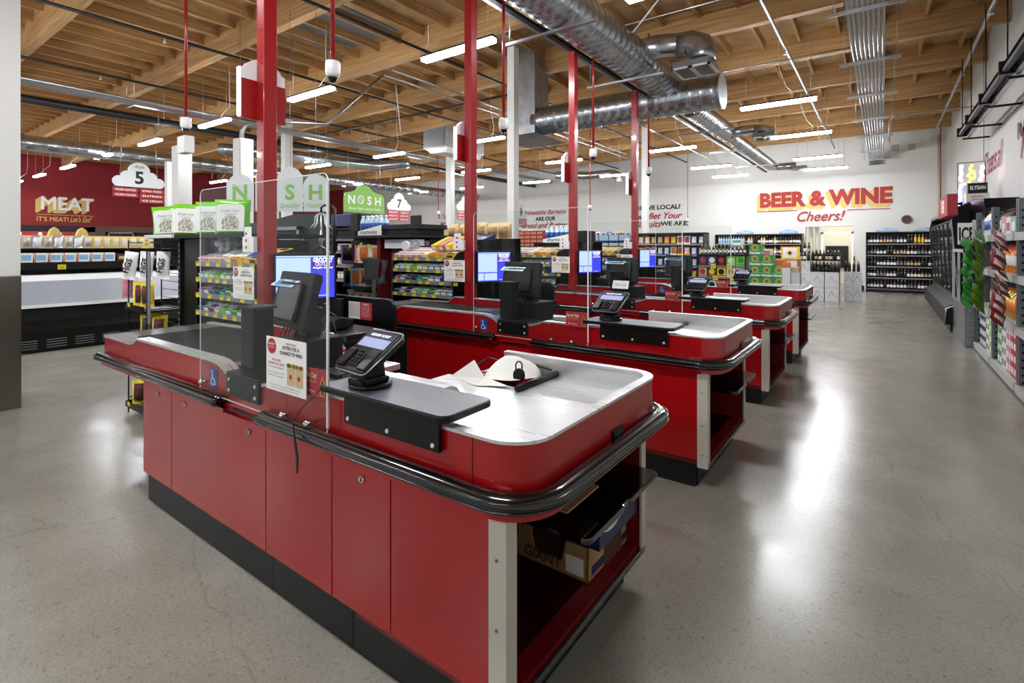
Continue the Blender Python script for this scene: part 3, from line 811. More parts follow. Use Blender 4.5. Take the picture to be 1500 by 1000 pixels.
fprof = [(-4.13, .745), (-2.48, .745), (-2.48, .9), (-2.5, .91), (-2.62, .985), (-3.5, .985), (-3.58, .93), (-4.13, .92)]
part('far_apron', MB().prism(fprof, 'y', y0+.62, y0+.645), ['red'], ct)
top = fprof[3:]; b = MB(); vs = []
for x, z in top: vs += [(x, y0+.61, z-.004), (x, y0+.655, z-.004), (x, y0+.655, z+.006), (x, y0+.61, z+.006)]
fs = [(i*4+k, (i+1)*4+k, (i+1)*4+(k+1) % 4, i*4+(k+1) % 4) for i in range(len(top)-1) for k in range(4)] + [(3,2,1,0)]
b.add(vs, fs); part('far_rail', b, ['steel'], ct)
# decks
part('scanner_deck', MB().box(-2.48, y0+.01, .87, -1.5, y0+.47, .9).box(-2.48, y0+.47, .87, -2.0, y0+.62, .9), ['steel'], ct, bev=.003)
sc_ = part('scanner', MB().box(-2.2, y0+.2, .9, -1.95, y0+.45, .912), ['black_gloss'], ct)
part('scanner_glass', MB().box(-2.16, y0+.25, .912, -2.0, y0+.4, .914), ['charcoal'], sc_)
wf = plan([(-1.76, y0+.02), ('arc', -.92, y0+.13, .105, -90, 0), ('arc', -.91, 2.08, .095, 0, 90), (-1.3, 2.175), (-1.3, y0+.72), (-1.76, y0+.72)], 8)
part('well_floor', MB().prism(wf, 'z', .845, .86), ['steel'], ct, 'brushed steel bagging surface')
b = MB().prism([(-1.86, .86), (-1.42, .86), (-1.42, .862), (-1.47, .9), (-1.86, .9)], 'y', y0+.46, y0+.48)
part('deck_step', b, ['steel'], ct)
part('rack_bar', MB().tube([(-1.3, y0+.66, .875), (-1.3, 2.17, .875)], .014, 8), ['black'], ct)
# bumpers
def bump_path(seq): return [(x, y, .782) for x, y in seq]
b = MB(); p = [(-4.16, y0+.3), (-4.165, y0+.0), (-4.15, y0-.035), (-4.1, y0-.045), (-3.3, y0-.045), (-2.5, y0-.045), (-2.475, y0-.045)]
def bumper(pts, cap0=True):
    b = MB(); q = bump_path(pts)
    b.tube(q, [.026 if i in (0, len(q)-1) and (i or cap0) else .036 for i in range(len(q))], 16, flat=.82)
    off = offs(pts, -.034)
    for dz in (-.012, .012): b.tube([(x, y, .782+dz) for x, y in off], .004, 6)
    return b
part('bumper', bumper([(-4.13, y0-.04), (-4.12, y0-.04), (-3.3, y0-.04), (-2.5, y0-.04), (-2.47, y0-.04)]), ['rubber'], ct, 'black rubber bumper beside the belt')
p2 = plan([(-2.125, y0-.04), (-2.1, y0-.04), ('arc', -.92, y0+.12, .16, -90, 0), ('arc', -.91, 2.08, .15, 0, 60)], 16)
part('bumper', bumper(p2), ['rubber'], ct, 'black rubber bumper wrapping the bagging end')
b = MB(); wallband(b, plan([(-2.12, y0-.014), ('arc', -.92, y0+.12, .134, -90, 0), ('arc', -.91, 2.08, .124, 0, 90)], 14), -.024, .0, .73, .748); b.box(-4.13, y0-.034, .73, -2.47, y0-.01, .748)
part('bumper_lip', b, ['red'], ct)
part('pull_slot', MB().box(-2.42, y0-.022, .745, -2.2, y0-.011, .758), ['black'], ct, bev=.003)
part('name_plate', MB().box(-.79, y0+.53, .8, -.783, y0+.62, .835).text('KILLION', .014, face_px(-.782, y0+.575, .812), 1, .01, sp=1.1), ['black', 'print_grey'], ct)
# accessible sign
b = MB().box(-2.64, y0-.015, .82, -2.57, y0-.012, .91)
yy = y0-.0175
C2 = (-2.608, .85)
ring = [(C2[0]+.018*math.cos(math.radians(a)), yy, C2[1]+.018*math.sin(math.radians(a))) for a in range(120, 400, 20)]
b.tube(ring, .003, 5, 1).tube([(-2.612, yy, .888), (-2.61, yy, .864), (-2.596, yy, .862), (-2.586, yy, .838), (-2.578, yy, .84)], .0032, 5, 1)
b.cyl((-2.613, yy, .897), (-2.613, yy-.002, .897), .006, n=10, m=1)
part('access_sign', b, ['ada_blue', 'white'], ct, 'blue wheelchair sticker')
# mount bracket and black tube
b = MB().box(-2.46, y0-.026, .815, -2.17, y0-.012, .912).box(-2.46, y0-.026, .912, -2.17, y0+.2, .922)
part('mount_bracket', b, ['black'], ct, bev=.003)
b = MB()
for x in (-2.43, -2.2):
    for z in (.84, .89): screw(b, x, y0-.026, z, .009)
part('screws', b, ['screw'], ct)
tb = part('mount_tube', MB().box(-2.5, y0+.06, .92, -2.38, y0+.16, 1.2), ['black_matte'], ct, bev=.006)
part('tube_cap', MB().box(-2.51, y0+.05, 1.2, -2.37, y0+.17, 1.212), ['charcoal'], tb)
# card terminal shelf
bx = [(-1.69, y0-.05), (-1.13, y0-.05), ('arc', -1.1, y0-.01, .04, -90, 0), ('arc', -1.1, y0+.16, .04, 0, 90), ('arc', -1.66, y0+.15, .04, 90, 180), (-1.7, y0-.04)]
b = MB().prism(plan(bx, 5), 'z', .962, .984, 0); part('side_shelf', b, ['black'], ct, 'black edged side shelf', bev=.004)
b = MB().prism(offs(plan(bx, 5), .006), 'z', .984, .9855, 0); part('shelf_top', b, ['grey_laminate'], ct, 'speckled grey laminate top')
b = MB().box(-1.57, y0-.032, .865, -1.1, y0-.016, .963).box(-1.57, y0-.03, .955, -1.1, y0+.1, .963)
part('shelf_bracket', b, ['black'], ct, bev=.002)
b = MB()
for x, z in ((-1.545, .885), (-1.335, .885), (-1.125, .885)): screw(b, x, y0-.032, z, .009)
part('screws', b, ['screw'], ct)
# tray shelf inside the end bay
b = MB().prism(plan([(-1.2, y0+.3), (-.81, y0+.3), ('arc', -.79, y0+.33, .03, -90, 0), (-.76, y0+.56), ('arc', -.79, y0+.57, .03, 0, 45), ('arc', -.79, y0+.65, .03, -45, 0), (-.76, y0+.88), ('arc', -.79, y0+.9, .03, 0, 90), (-1.25, y0+.93)], 4), 'z', .535, .558)
part('bag_tray', b, ['black_gloss'], ct, 'glossy black bag tray', bev=.006)
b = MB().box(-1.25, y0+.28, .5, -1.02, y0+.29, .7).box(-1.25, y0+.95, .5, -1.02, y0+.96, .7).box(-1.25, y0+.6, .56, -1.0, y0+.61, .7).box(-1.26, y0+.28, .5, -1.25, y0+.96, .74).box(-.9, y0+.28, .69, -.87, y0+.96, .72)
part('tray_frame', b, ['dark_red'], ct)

# shield: clear sheet, edge gleam painted as white strips, bolts, rounded corners
sh = lt('sneeze_shield', 'clear acrylic shield bolted to the {L} counter', 'shield', (-2.17, y0-.04, .8), 'acrylic shields')
rr = .03; X0, X1, Z0, Z1 = -2.69, -1.655, .8, 1.77
poly = plan([('arc', X1-rr, Z1-rr, rr, 0, 90), ('arc', X0+rr, Z1-rr, rr, 90, 180), (X0, Z0), ('arc', X1-rr, Z0+rr, rr, -90, 0)], 4)
part('sheet', MB().prism(poly, 'y', y0-.042, y0-.036), ['acrylic'], sh, 'clear sheet')
cl = [(x, y0-.039, z) for x, z in poly] + [(poly[0][0], y0-.039, poly[0][1])]
b = MB()
b.tube(cl, .0022, 4)
b.box(X1-.004, y0-.043, Z0+.03, X1+.003, y0-.035, Z1-.03)
part('edge_glint', b, ['glint_white'], sh)  # white outline and thicker strip stand in for the highlight on the edges
for x, z in ((-2.66, .845), (-1.95, .822), (-1.78, .822)):
    part('bolt', MB().cyl((x, y0-.012, z), (x, y0-.048, z), .006, n=8).lathe([(.014, -.048), (.014, -.051), (.008, -.058), (.001, -.06)], (x, y0, z), 12, 0, 'y'), ['chrome'], sh)

# printed promotion card, build once and place twice per lane
def promo(parent, w_, h_, x, y, z):
    """card centred x, bottom z, reading from -Y"""
    part('card', MB().box(x-w_/2, y, z, x+w_/2, y+.003, z+h_), ['paper'], parent)
    q = y - .0015
    def tx(b, s_, u, v, size, m, bold=.0, wd=None): b.text(s_, size*h_, face_my(x+(u-.5)*w_, q, z+v*h_), m, bold, w=wd and wd*w_)
    b = MB()
    b.cyl((x-.35*w_, y-.001, z+.83*h_), (x-.35*w_, q, z+.83*h_), .11*w_, n=24, m=0)
    tb_ = MB
    b.text('GROCERY', .055*h_, face_my(x-.35*w_, q-.001, z+.855*h_), 3, .02, w=.18*w_).text('OUTLET', .05*h_, face_my(x-.35*w_, q-.001, z+.795*h_), 3, .0, w=.15*w_)
    tx(b, 'BRENTWOOD', .64, .9, .05, 0, .01); tx(b, 'ENTER FOR A', .64, .81, .09, 1, .02); tx(b, 'CHANCE TO WIN!', .64, .71, .09, 1, .02, .55)
    tx(b, 'WIN $1,000', .27, .56, .06, 0, .01); tx(b, 'IN FREE GROCERIES', .27, .49, .06, 0, .01, .42)
    for i, v in enumerate((.43, .33, .27)): tx(b, ('to our lucky shoppers', 'Enter for a Chance to Win', 'September 15 - November 4')[i], .27, v, .042, 1, .0, .42)
    tx(b, "You're sure worth your smarter every shopping and you'll spot", .48, .1, .035, 1, .0, .8); tx(b, 'www.groceryoutletbrentwood.com/win', .48, .05, .035, 1, .0, .7)
    part('print', b, ['print_red', 'print_black', 'paint_yellow', 'print_white'], parent)
    b = MB()
    for k, u in enumerate((.64, .84)):
        X_ = x+(u-.5)*w_; zb = z+.17*h_
        b.box(X_-.09*w_, q, zb, X_+.09*w_, y, zb+.32*h_, 0)
        b.cyl((X_, y, zb+.16*h_), (X_, q-.0005, zb+.16*h_), .035*w_, n=12, m=1)
        for j in range(5):
            b.cyl((X_+(j-2)*.035*w_, y, zb+.36*h_), (X_+(j-2)*.035*w_, q-.0003, zb+.36*h_), .032*w_, n=8, m=2+(j+k) % 4)
    part('picture', b, ['tan', 'print_red', 'green', 'orange', 'yellow', 'cloth'], parent, 'printed bags of groceries')
sg = lt('promotion_card', 'contest card taped low on the {L} acrylic shield', 'sign', (-1.92, y0-.05, .915), 'contest cards')
promo(sg, .285, .215, -1.92, y0-.05, .915)
sg = lt('promotion_card', 'contest card fixed on the {L} red post', 'sign', (-3.42, y0+.53, 1.15), 'contest cards')
promo(sg, .27, .21, -3.42, y0+.53, 1.15)
t = lt('chip_card', 'small red dip the chip card on the {L} shield', 'sign', (-1.76, y0-.035, .93), 'chip cards')
part('card', MB().box(-1.835, y0-.034, .93, -1.665, y0-.03, 1.035), ['print_red'], t)
b = MB().text('Dip the Chip!', .028, face_my(-1.78, y0-.0355, 1.0), 0, .01, .2, w=.1).text('We accept chip cards', .014, face_my(-1.78, y0-.0355, .982), 1, 0, w=.09).text('EMV - safe & easy', .014, face_my(-1.78, y0-.0355, .945), 0, 0, w=.07)
b.tube([(-1.705, y0-.036, .94), (-1.705, y0-.036, .985), (-1.7, y0-.036, .995), (-1.695, y0-.036, 1.01), (-1.685, y0-.036, .995), (-1.68, y0-.036, .985), (-1.68, y0-.036, .94), (-1.705, y0-.036, .94)], .0018, 4, 1)
b.tube([(-1.7, y0-.036, .96), (-1.685, y0-.036, .96), (-1.685, y0-.036, .975), (-1.7, y0-.036, .975), (-1.7, y0-.036, .96)], .0015, 4, 1)
part('print', b, ['print_white', 'paint_yellow'], t)

# card terminal (turned towards the shopper)
ctm = lt('card_terminal', 'black card payment terminal on the {L} side shelf', 'card terminal', (-1.53, y0+.055, .9855), 'card terminals', rz=-6)
P = lambda nm, b, m, par=ctm, lab=None, bev=0.: part(nm, b, m, par, lab, bev, local=True)
P('base', MB().lathe([(.075, 0), (.078, .004), (.078, .014), (.07, .018)], n=28), ['black'])
P('swivel', MB().box(-.055, -.05, .018, .055, .045, .038).box(-.045, -.068, .012, .045, -.03, .034), ['black_matte'], bev=.005)
P('neck', MB().prism([(-.03, .036), (.04, .036), (.03, .11), (-.045, .09)], 'x', -.04, .04), ['black'], bev=.005)
TM = T(0, -.005, .125) @ RX(36)       # plate tilted back
w2, h2 = .105, .1
bp = plan([('arc', w2-.02, h2-.02, .02, 0, 90), ('arc', -w2+.02, h2-.02, .02, 90, 180), ('arc', -w2*.92+.02, -h2+.02, .02, 180, 270), ('arc', w2*.92-.02, -h2+.02, .02, 270, 360)], 4)
b = MB().prism(bp, 'z', -.02, .012).xf(TM); P('body', b, ['black'], lab='black plastic body', bev=.005)
b = MB().tube([(x, y, .004) for x, y in offs(bp, -.003)] + [(bp[0][0]+.003, bp[0][1], .004)], .0035, 6).xf(TM); P('edge_trim', b, ['steel_dark'])
sc2 = P('screen', MB().box(-.085, .012, .012, .085, .085, .0135).box(-.085, .055, .0135, .085, .085, .0138, 1).xf(TM), ['screen_grey', 'navy'])
P('screen_print', MB().text('GROCERY OUTLET', .016, T(0, .066, .0142), 0, .01, w=.12).xf(TM), ['screen_white'], sc2)
b = MB()
b.add([(-.035,-.01,.013),(.0,-.01,.013),(.035,-.085,.013),(-.05,-.085,.013)], [(0,3,2,1)])
P('keypad_well', b.xf(TM), ['black_gloss'])
b = MB()
for i in range(3):
    for j in range(4): b.box(-.03+.02*i, -.075+.015*j, .013, -.017+.02*i, -.066+.015*j, .016)
P('keys', b.xf(TM), ['charcoal'])
P('palm_rest', MB().prism([(-.1, .012), (-.042, .012), (-.046, .022), (-.095, .02)], 'y', -.09, -.01).xf(TM), ['black'], bev=.004)
P('palm_rest', MB().prism([(.04, .012), (.096, .012), (.09, .02), (.045, .022)], 'y', -.09, .0).xf(TM), ['black'], bev=.004)
P('cable', MB().tube([(-.05, -.04, .1), (-.085, -.05, .09), (-.095, -.05, .06), (-.07, -.03, .03)], .0022, 6), ['black'])

# cashier display seen from behind
pd = lt('register_display', 'black back of the cashier display on the {L} counter', 'display', (-2.5, y0+.36, .902), 'cashier displays', rz=-8)
P = lambda nm, b, m, par=pd, lab=None, bev=0.: part(nm, b, m, par, lab, bev, local=True)
P('foot', MB().box(.02, -.12, 0, .26, .12, .14), ['black_matte'], bev=.01)
P('arm', MB().prism([(-.03, .1), (.05, .1), (.06, .28), (0, .3)], 'x', .02, .16), ['black'], bev=.006)
DM = T(.02, -.02, .33) @ RX(-17)
P('housing', MB().prism([(-.205, .13), (.205, .13), (.24, -.16), (-.18, -.16)], 'y', -.03, .015).xf(DM), ['black_matte'], lab='tilted black housing', bev=.008)
P('rear_cover', MB().prism([(-.12, .07), (.14, .07), (.16, -.13), (-.1, -.13)], 'y', -.055, -.03).xf(DM), ['black'], bev=.012)
P('panel', MB().box(-.19, .015, -.14, .2, .02, .11).xf(DM), ['charcoal'])
SM = DM @ T(0, .015, .13) @ RX(48)
st = P('sticker', MB().box(-.2, -.12, -.004, .06, .0, .002).box(-.175, -.115, .002, .03, -.01, .0025, 1).xf(SM), ['white', 'sticker_blue'], lab='pale blue sticker')
P('sticker_print', MB().text('Place', .05, T(-.08, -.08, .003), 0, .01, .3, w=.12).xf(SM), ['print_white'], st)
b = MB()
for k in range(3):
    b.tube([(.0+.03*k, -.06, .2), (-.03+.05*k, -.09, .12), (.04+.03*k, -.1, .06), (.1, -.07, .1+.02*k), (.1, -.03, .2)], .004, 5)
P('cables', b, ['black'], bev=0)

# customer monitor
mn = lt('customer_monitor', 'lit customer monitor with blue panel beside the {L} red post', 'monitor', (-3.13, y0+.8, .95), 'customer monitors', rz=68)
P = lambda nm, b, m, par=mn, lab=None, bev=0.: part(nm, b, m, par, lab, bev, local=True)
P('stand', MB().box(-.09, -.02, 0, .09, .1, .015).box(-.02, .03, .01, .02, .06, .3), ['black'])
P('bezel', MB().box(-.2, 0, .185, .2, .03, .5), ['black'], bev=.006)
b = MB().box(-.185, -.0015, .2, .185, 0, .485, 0).box(-.182, -.003, .29, .03, -.0015, .47, 1).box(-.182, -.003, .21, -.12, -.0015, .28, 1).box(-.112, -.003, .21, .03, -.0015, .28, 1)
b.box(.038, -.003, .39, .182, -.0015, .472, 2).box(-.182, -.003, .474, .182, -.0015, .483, 1)
s3 = P('screen', b, ['screen_blue', 'screen_pale', 'screen_purple'], lab='lit screen')
b = MB().text('GROCERY', .038, face_my(.11, -.0042, .443), 0, .03, w=.13).text('OUTLET', .038, face_my(.11, -.0042, .415), 0, .0, w=.1).text('bargain market', .022, face_my(.11, -.0042, .397), 0, .01, .2, w=.13)
b.text('www.groceryoutlet.com', .014, face_my(.1, -.0042, .212), 0, 0, w=.1)
P('screen_print', b, ['screen_white'], s3)
# receipt printer, hand scanner, notice
rp = lt('receipt_printer', 'black receipt printer with paper showing, {L} lane', 'printer', (-2.86, y0+.76, .99), 'receipt printers', rz=8)
P = lambda nm, b, m, par=rp, lab=None, bev=0.: part(nm, b, m, par, lab, bev, local=True)
P('body', MB().prism([(-.09, 0), (.09, 0), (.09, .06), (.02, .1), (-.09, .1)], 'x', -.12, .02), ['black'], bev=.008)
P('cover', MB().prism([(-.1, 0), (.08, 0), (.08, .05), (-.02, .075), (-.1, .05)], 'x', .025, .17), ['black_matte'], bev=.008)
P('receipt', MB().add([(-.09, -.02, .1), (-.03, -.02, .1), (-.035, -.05, .125), (-.085, -.05, .13)], [(0,1,2,3)]), ['paper'])
hs = lt('hand_scanner', 'black hand scanner in its cradle, {L} lane', 'scanner', (-2.72, y0+.68, .985), 'hand scanners', rz=20)
P = lambda nm, b, m, par=hs, lab=None, bev=0.: part(nm, b, m, par, lab, bev, local=True)
P('cradle', MB().lathe([(.04, 0), (.04, .01), (.012, .02), (.01, .1), (.001, .105)], n=14), ['black'])
P('grip', MB().tube([(0, 0, .08), (.0, -.01, .11), (.01, -.03, .14)], [.013, .014, .018], 10), ['black'])
P('head', MB().tube([(-.01, .03, .14), (.01, -.02, .155), (.02, -.06, .15)], [.012, .02, .022], 10), ['charcoal'])
P('cord', MB().tube([(0, 0, .08), (.06, -.02, .06), (.1, -.06, .03), (.14, -.1, .02)], .004, 6), ['black'])
# back shelf the electronics stand on
t = lt('register_stand', 'black register stand behind the {L} belt', 'stand', (-2.9, y0+.85, 0), 'register stands')
part('top', MB().box(-3.2, y0+.66, .93, -2.5, y0+1.0, .95), ['black_matte'], t, bev=.004)
part('body', MB().box(-3.18, y0+.68, 0, -2.55, y0+.98, .93), ['black'], t)
part('riser', MB().box(-2.98, y0+.66, .95, -2.5, y0+.95, .985), ['black'], t, bev=.003)
part('back_panel', MB().box(-3.5, y0+1.02, 0, -3.05, y0+1.04, 1.13), ['black'], t)
# tall panel with notice
t = lt('cashier_panel', 'black waist high panel with paper notice behind the {L} register', 'panel', (-3.1, y0+1.15, 0), 'cashier panels')
pp = plan([(-2.66, 0), ('arc', -2.72, 1.075, .06, 0, 90), (-3.75, 1.135), (-3.75, 0)], 6)
part('board', MB().prism(pp, 'y', y0+1.15, y0+1.18), ['black'], t, bev=.003)
part('top_edge', MB().tube([(x, y0+1.165, z) for x, z in pp[1:-1]], .006, 6), ['charcoal'], t)
b = MB().box(-3.14, y0+1.147, .98, -3.01, y0+1.15, 1.1, 0).box(-3.01, y0+1.146, .98, -2.88, y0+1.15, 1.1, 1)
for k in range(11):
    b.text('the customer service is our daily work here'[k:k+26], .009, face_my(-3.075, y0+1.1455, 1.088-.009*k), 2, 0, w=.12)
b.text('WARNING', .02, face_my(-2.945, y0+1.1445, 1.08), 3, .02, w=.07)
for k in range(7): b.text('Please ask for help at the till'[k:k+20], .01, face_my(-2.945, y0+1.1445, 1.065-.011*k), 3, 0, w=.09)
part('notice', b, ['paper', 'print_red', 'print_black', 'print_white'], t, 'printed paper notice')

# red post, light box, leaflet holder
t = lt('lane_post', 'square red steel post of the {L} lane', 'post', (-3.28, y0+.62, 0), 'red lane posts')
part('post', MB().box(-3.325, y0+.57, 0, -3.235, y0+.66, 4.03), ['post_red'], t, bev=.004)
b = MB()
for z in (1.95, 2.12, 2.3, 2.42, 2.55, 2.68, 2.9, 3.1): b.cyl((-3.26, y0+.57, z), (-3.26, y0+.565, z), .006, n=8)
part('bolts', b, ['post_red'], t)
t = lt('lane_light', 'white and red lane light box on the {L} post', 'light box', (-3.38, y0+.58, 2.33), 'lane light boxes')
pf = plan([(y0+.47, 2.33), (y0+.77, 2.33), (y0+.77, 2.65), ('arc', y0+.62, 2.58, .15, 30, 150), (y0+.47, 2.65)], 8)
part('housing', MB().prism(pf, 'x', -3.37, -3.333), ['white_gloss'], t)
part('lit_edge', MB().box(-3.368, y0+.462, 2.34, -3.335, y0+.47, 2.65), ['led_strip'], t, 'glowing edge strip')
part('red_face', MB().box(-3.333, y0+.475, 2.325, -3.328, y0+.772, 2.58), ['post_red'], t, 'red lower face')
t = lt('leaflet_holder', 'clear leaflet holder on the {L} red post', 'holder', (-3.36, y0+.55, 1.46), 'leaflet holders')
part('pocket', MB().box(-3.44, y0+.535, 1.46, -3.3, y0+.56, 1.56), ['white_gloss'], t)
b = MB().box(-3.435, y0+.545, 1.48, -3.345, y0+.548, 1.625)
for k in range(3): b.cyl((-3.39, y0+.534, 1.49+.045*k), (-3.39, y0+.533, 1.49+.045*k), .011, n=12, m=1)
part('leaflet', b, ['paper', 'print_red'], t, 'white leaflets with red dots')

# candy shelves
CR0, CR1 = -4.5, -3.6
t = lt('candy_rack', 'black four tier candy rack behind the {L} belt', 'rack', (-4.05, y0+.95, 0), 'candy racks')
side = [(y0+.7, .0), (y0+.7, 1.36), (y0+.78, 1.43), (y0+1.1, 1.5), (y0+1.1, 0)]
for x in (CR0-.02, CR1):
    part('side', MB().prism(side, 'x', x, x+.02), ['black'], t)
part('back', MB().box(CR0, y0+1.08, 0, CR1, y0+1.1, 1.5).box(CR0, y0+.72, 0, CR1, y0+1.1, .86), ['black_matte'], t)
TZ = [.97, 1.11, 1.235, 1.36]
for k, z in enumerate(TZ):
    s_ = part('shelf', MB().prism([(y0+.71, z), (y0+1.08, z+.1), (y0+1.08, z+.09), (y0+.71, z-.012)], 'x', CR0, CR1), ['charcoal'], t)
    part('price_rail', MB().box(CR0, y0+.685, z-.022, CR1, y0+.708, z+.016), ['price_rail'], s_)
    b = MB()
    for q in range(6 if k % 2 else 5):
        x = CR0 + .03 + (.15+.02*(k % 2))*q + .03*((q*k) % 3 - 1) + .02
        b.box(x, y0+.682, z-.02, x+.055, y0+.685, z+.014)
        b.box(x+.008, y0+.681, z+.004, x+.04, y0+.682, z+.009, 1)
    part('price_tags', b, ['yellow_tag', 'print_black'], s_)
CB = {}
def candy_box(cm, cm2):
    if (cm, cm2) not in CB:
        b = MB().box(-.041, 0, 0, .041, .3, .045, [0, 0, 0, 0, 0, 0]).box(-.036, -.001, .006, .036, 0, .04, 1)
        for q in range(5): b.box(-.035, .015+.055*q, .045, .035, .05+.055*q, .05, 1 + q % 2)
        b.xf(RX(15))
        CB[cm, cm2] = mesh('candy', b, [cm, cm2, 'white'])
    return CB[cm, cm2]
CC = [[('teal', 'navy'), ('blue', 'white'), ('glue_pink', 'navy'), ('glue_pink', 'white'), ('teal', 'green_lime'), ('green', 'white'), ('green_lime', 'green'), ('green', 'white'), ('grey', 'white'), ('blue', 'white')],
      [('purple', 'glue_pink'), ('purple', 'white'), ('teal', 'purple'), ('green', 'charcoal'), ('navy', 'teal'), ('white', 'green'), ('navy', 'white'), ('blue', 'white'), ('blue', 'navy'), ('navy', 'grey')],
      [('green', 'white'), ('green_lime', 'white'), ('green_lime', 'white'), ('green', 'green_lime'), ('green_lime', 'white'), ('green', 'white'), ('blue', 'white'), ('blue', 'white'), ('ada_blue', 'white'), ('white', 'blue')],
      [('white', 'glue_pink'), ('white', 'glue_pink'), ('white', 'tan'), ('white', 'glue_pink'), ('white', 'glue_pink'), ('yellow', 'white'), ('yellow', 'orange'), ('orange', 'yellow'), ('glue_pink', 'yellow'), ('yellow', 'brown')]]
TN = ['bottom', 'third', 'second', 'top']
CWD = {'glue_pink': 'pink', 'green_lime': 'lime', 'ada_blue': 'deep blue', 'tan': 'beige', 'charcoal': 'dark'}
for k in range(4):
    for q in range(10):
        a_, b_ = CC[k][q]
        o = bpy.data.objects.new('candy_box', candy_box(a_, b_)); COL.objects.link(o)
        o.location = (CR0+.045+.09*q, y0+.715, TZ[k]+.003)
        o['category'] = 'candy'; o['group'] = 'candy boxes on the racks'
        L_ = '%s and %s candy box, %s on the %s tier of the {L} rack' % (CWD.get(a_, a_), CWD.get(b_, b_), ORD[q], TN[k])
        o['label'] = L_.replace('{L}', 'first'); LANES.append((o, L_))

# ---- copies for the other three lanes
index_kids()
NL = 4
base = list(LANES)
ROOTS = {0: [o for o, _ in base]}
for k in range(1, NL):
    ROOTS[k] = []
    for o, L_ in base:
        if 'taped low' in L_: continue
        c = dup(o, (o.location.x, o.location.y + DY*k, o.location.z), L_.replace('{L}', ORD[k]))
        ROOTS[k].append(c)

# ---- what only single lanes have
t = thing('swiss_miss_box', '', 'box', (0, 0, 0)); bpy.data.objects.remove(t)
def carton(name, label, x0, y0_, z0, x1, y1, z1, mats, prints, open_=False, cat='box'):
    t = thing(name, label, cat, ((x0+x1)/2, (y0_+y1)/2, z0))
    if open_:
        b = MB().box(x0, y0_, z0, x1, y1, z0+.008)
        b.box(x0, y0_, z0, x0+.008, y1, z1).box(x1-.008, y0_, z0, x1, y1, z1).box(x0, y1-.008, z0, x1, y1, z1)
        b.prism([(x0, z0), (x1, z0), (x1, z1), (x1-.1, z1), (x1-.12, z0+.05), (x0+.14, z0+.05), (x0+.12, z1), (x0, z1)], 'y', y0_, y0_+.008)
    else: b = MB().box(x0, y0_, z0, x1, y1, z1)
    part('carton', b, [mats[0]], t, bev=.002)
    if prints: part('print', prints, mats[1:], t)
    return t
pr = MB().box(-.931, 1.82, .2, -.9295, 2.28, .235, 1).box(-.9315, 1.93, .175, -.9285, 2.1, .3, 0).text('GIANT', .085, face_px(-.928, 2.015, .205), 2, .03, w=.15)
pr.box(-1.03, 1.789, .2, -.95, 1.79, .27, 3).text('GIANT', .06, face_my(-1.14, 1.789, .2), 2, .02)
carton('cardboard_box', 'open brown cardboard box on the floor of the first end bay', -1.32, 1.79, .18, -.93, 2.3-.14, .32, ['cardboard', 'brown', 'navy', 'brown', 'white'], pr, True)
pr = MB().text('SWISS MISS', .05, face_px(-.8785, 1.9, .405), 1, .03, w=.17).box(-.881, 2.0+.02, .41, -.8795, 2.14, .47, 2)
pl = plan([('arc', 1.9, .42, .05, 90, 270), ('arc', 1.9, .42, .05, -90, 90)], 8)
pr.prism([((y-1.9)*2+1.9, z) for y, z in pl], 'x', -.881, -.8795, 0)
pr.text('HOT COCOA MIX', .02, face_px(-.8785, 1.9, .385), 1, .01, w=.12)
for q in range(12): pr.box(-.8795, 2.03+.0088*q, .42, -.879, 2.033+.0088*q, .462, 1)
carton('cocoa_box', 'dark blue cocoa box lying on the brown box in the first end bay', -1.2, 1.79, .325, -.881, 2.16, .5, ['navy', 'white', 'navy', 'white'], pr)
solo('hardboard_sheet', MB().box(-1.05, 1.47, .62, -.84, 1.7, .626), ['cardboard'], 'tan hardboard sheet above the black tray', 'board', (-.95, 1.58, .62))
t = thing('spray_jug', 'white plastic jug standing in the first end bay', 'jug', (-1.02, 1.3, .18))
part('body', MB().lathe([(.05, 0), (.055, .02), (.055, .15), (.04, .19), (.02, .22), (.018, .24)], (-1.0, 1.3, .18), 18), ['white_gloss'], t)
part('cap', MB().lathe([(.022, 0), (.022, .03)], (-1.0, 1.3, .42), 14), ['white'], t)
part('label', MB().box(-.962, 1.27, .21, -.944, 1.33, .25), ['print_grey'], t)
# white bags and lock at the first bagging well
def crumple(b, pts, m=0):
    return b
t = thing('bag_rack', 'wire rack holding white plastic bags at the first bagging well', 'bag rack', (-1.5, 2.02, .7))
part('wires', MB().tube([(-1.72, 2.16, .9), (-1.6, 2.12, .9), (-1.45, 2.17, .9), (-1.3, 2.12, .9)], .005, 6).tube([(-1.72, 1.93, .85), (-1.72, 2.16, .9)], .005, 6).tube([(-1.72, 2.0, .84), (-1.6, 2.12, .86), (-1.5, 2.1, .8)], .004, 6), ['black'], t)
part('tray', MB().box(-1.74, 1.93, .72, -1.32, 2.17, .73), ['black'], t)
b = MB()
vs = [(-1.6,1.92,.86),(-1.46,1.88,.88),(-1.36,1.9,.88),(-1.33,2.06,.88),(-1.37,2.12,.93),(-1.45,2.12,.965),(-1.53,2.1,.97),(-1.58,2.08,.95),(-1.61,2.0,.9),(-1.47,2.0,.94),(-1.42,1.99,.9),(-1.6,2.12,.84),(-1.34,2.14,.84)]
b.add(vs, [(0,1,10,9),(1,2,10),(2,3,10),(3,4,10),(4,5,9,10),(5,6,9),(6,7,9),(7,8,9),(8,0,9),(0,8,11),(7,11,8),(6,11,7),(6,5,12,11),(5,4,12),(4,3,12)], 0, False)
solo('white_bag', b, ['cloth'], 'white folded plastic bag standing in the first bagging well', 'bag', (-1.48, 2.0, .86)).modifiers.new('s', 'SUBSURF').levels = 1
bpy.data.objects['white_bag'].modifiers['s'].render_levels = 2
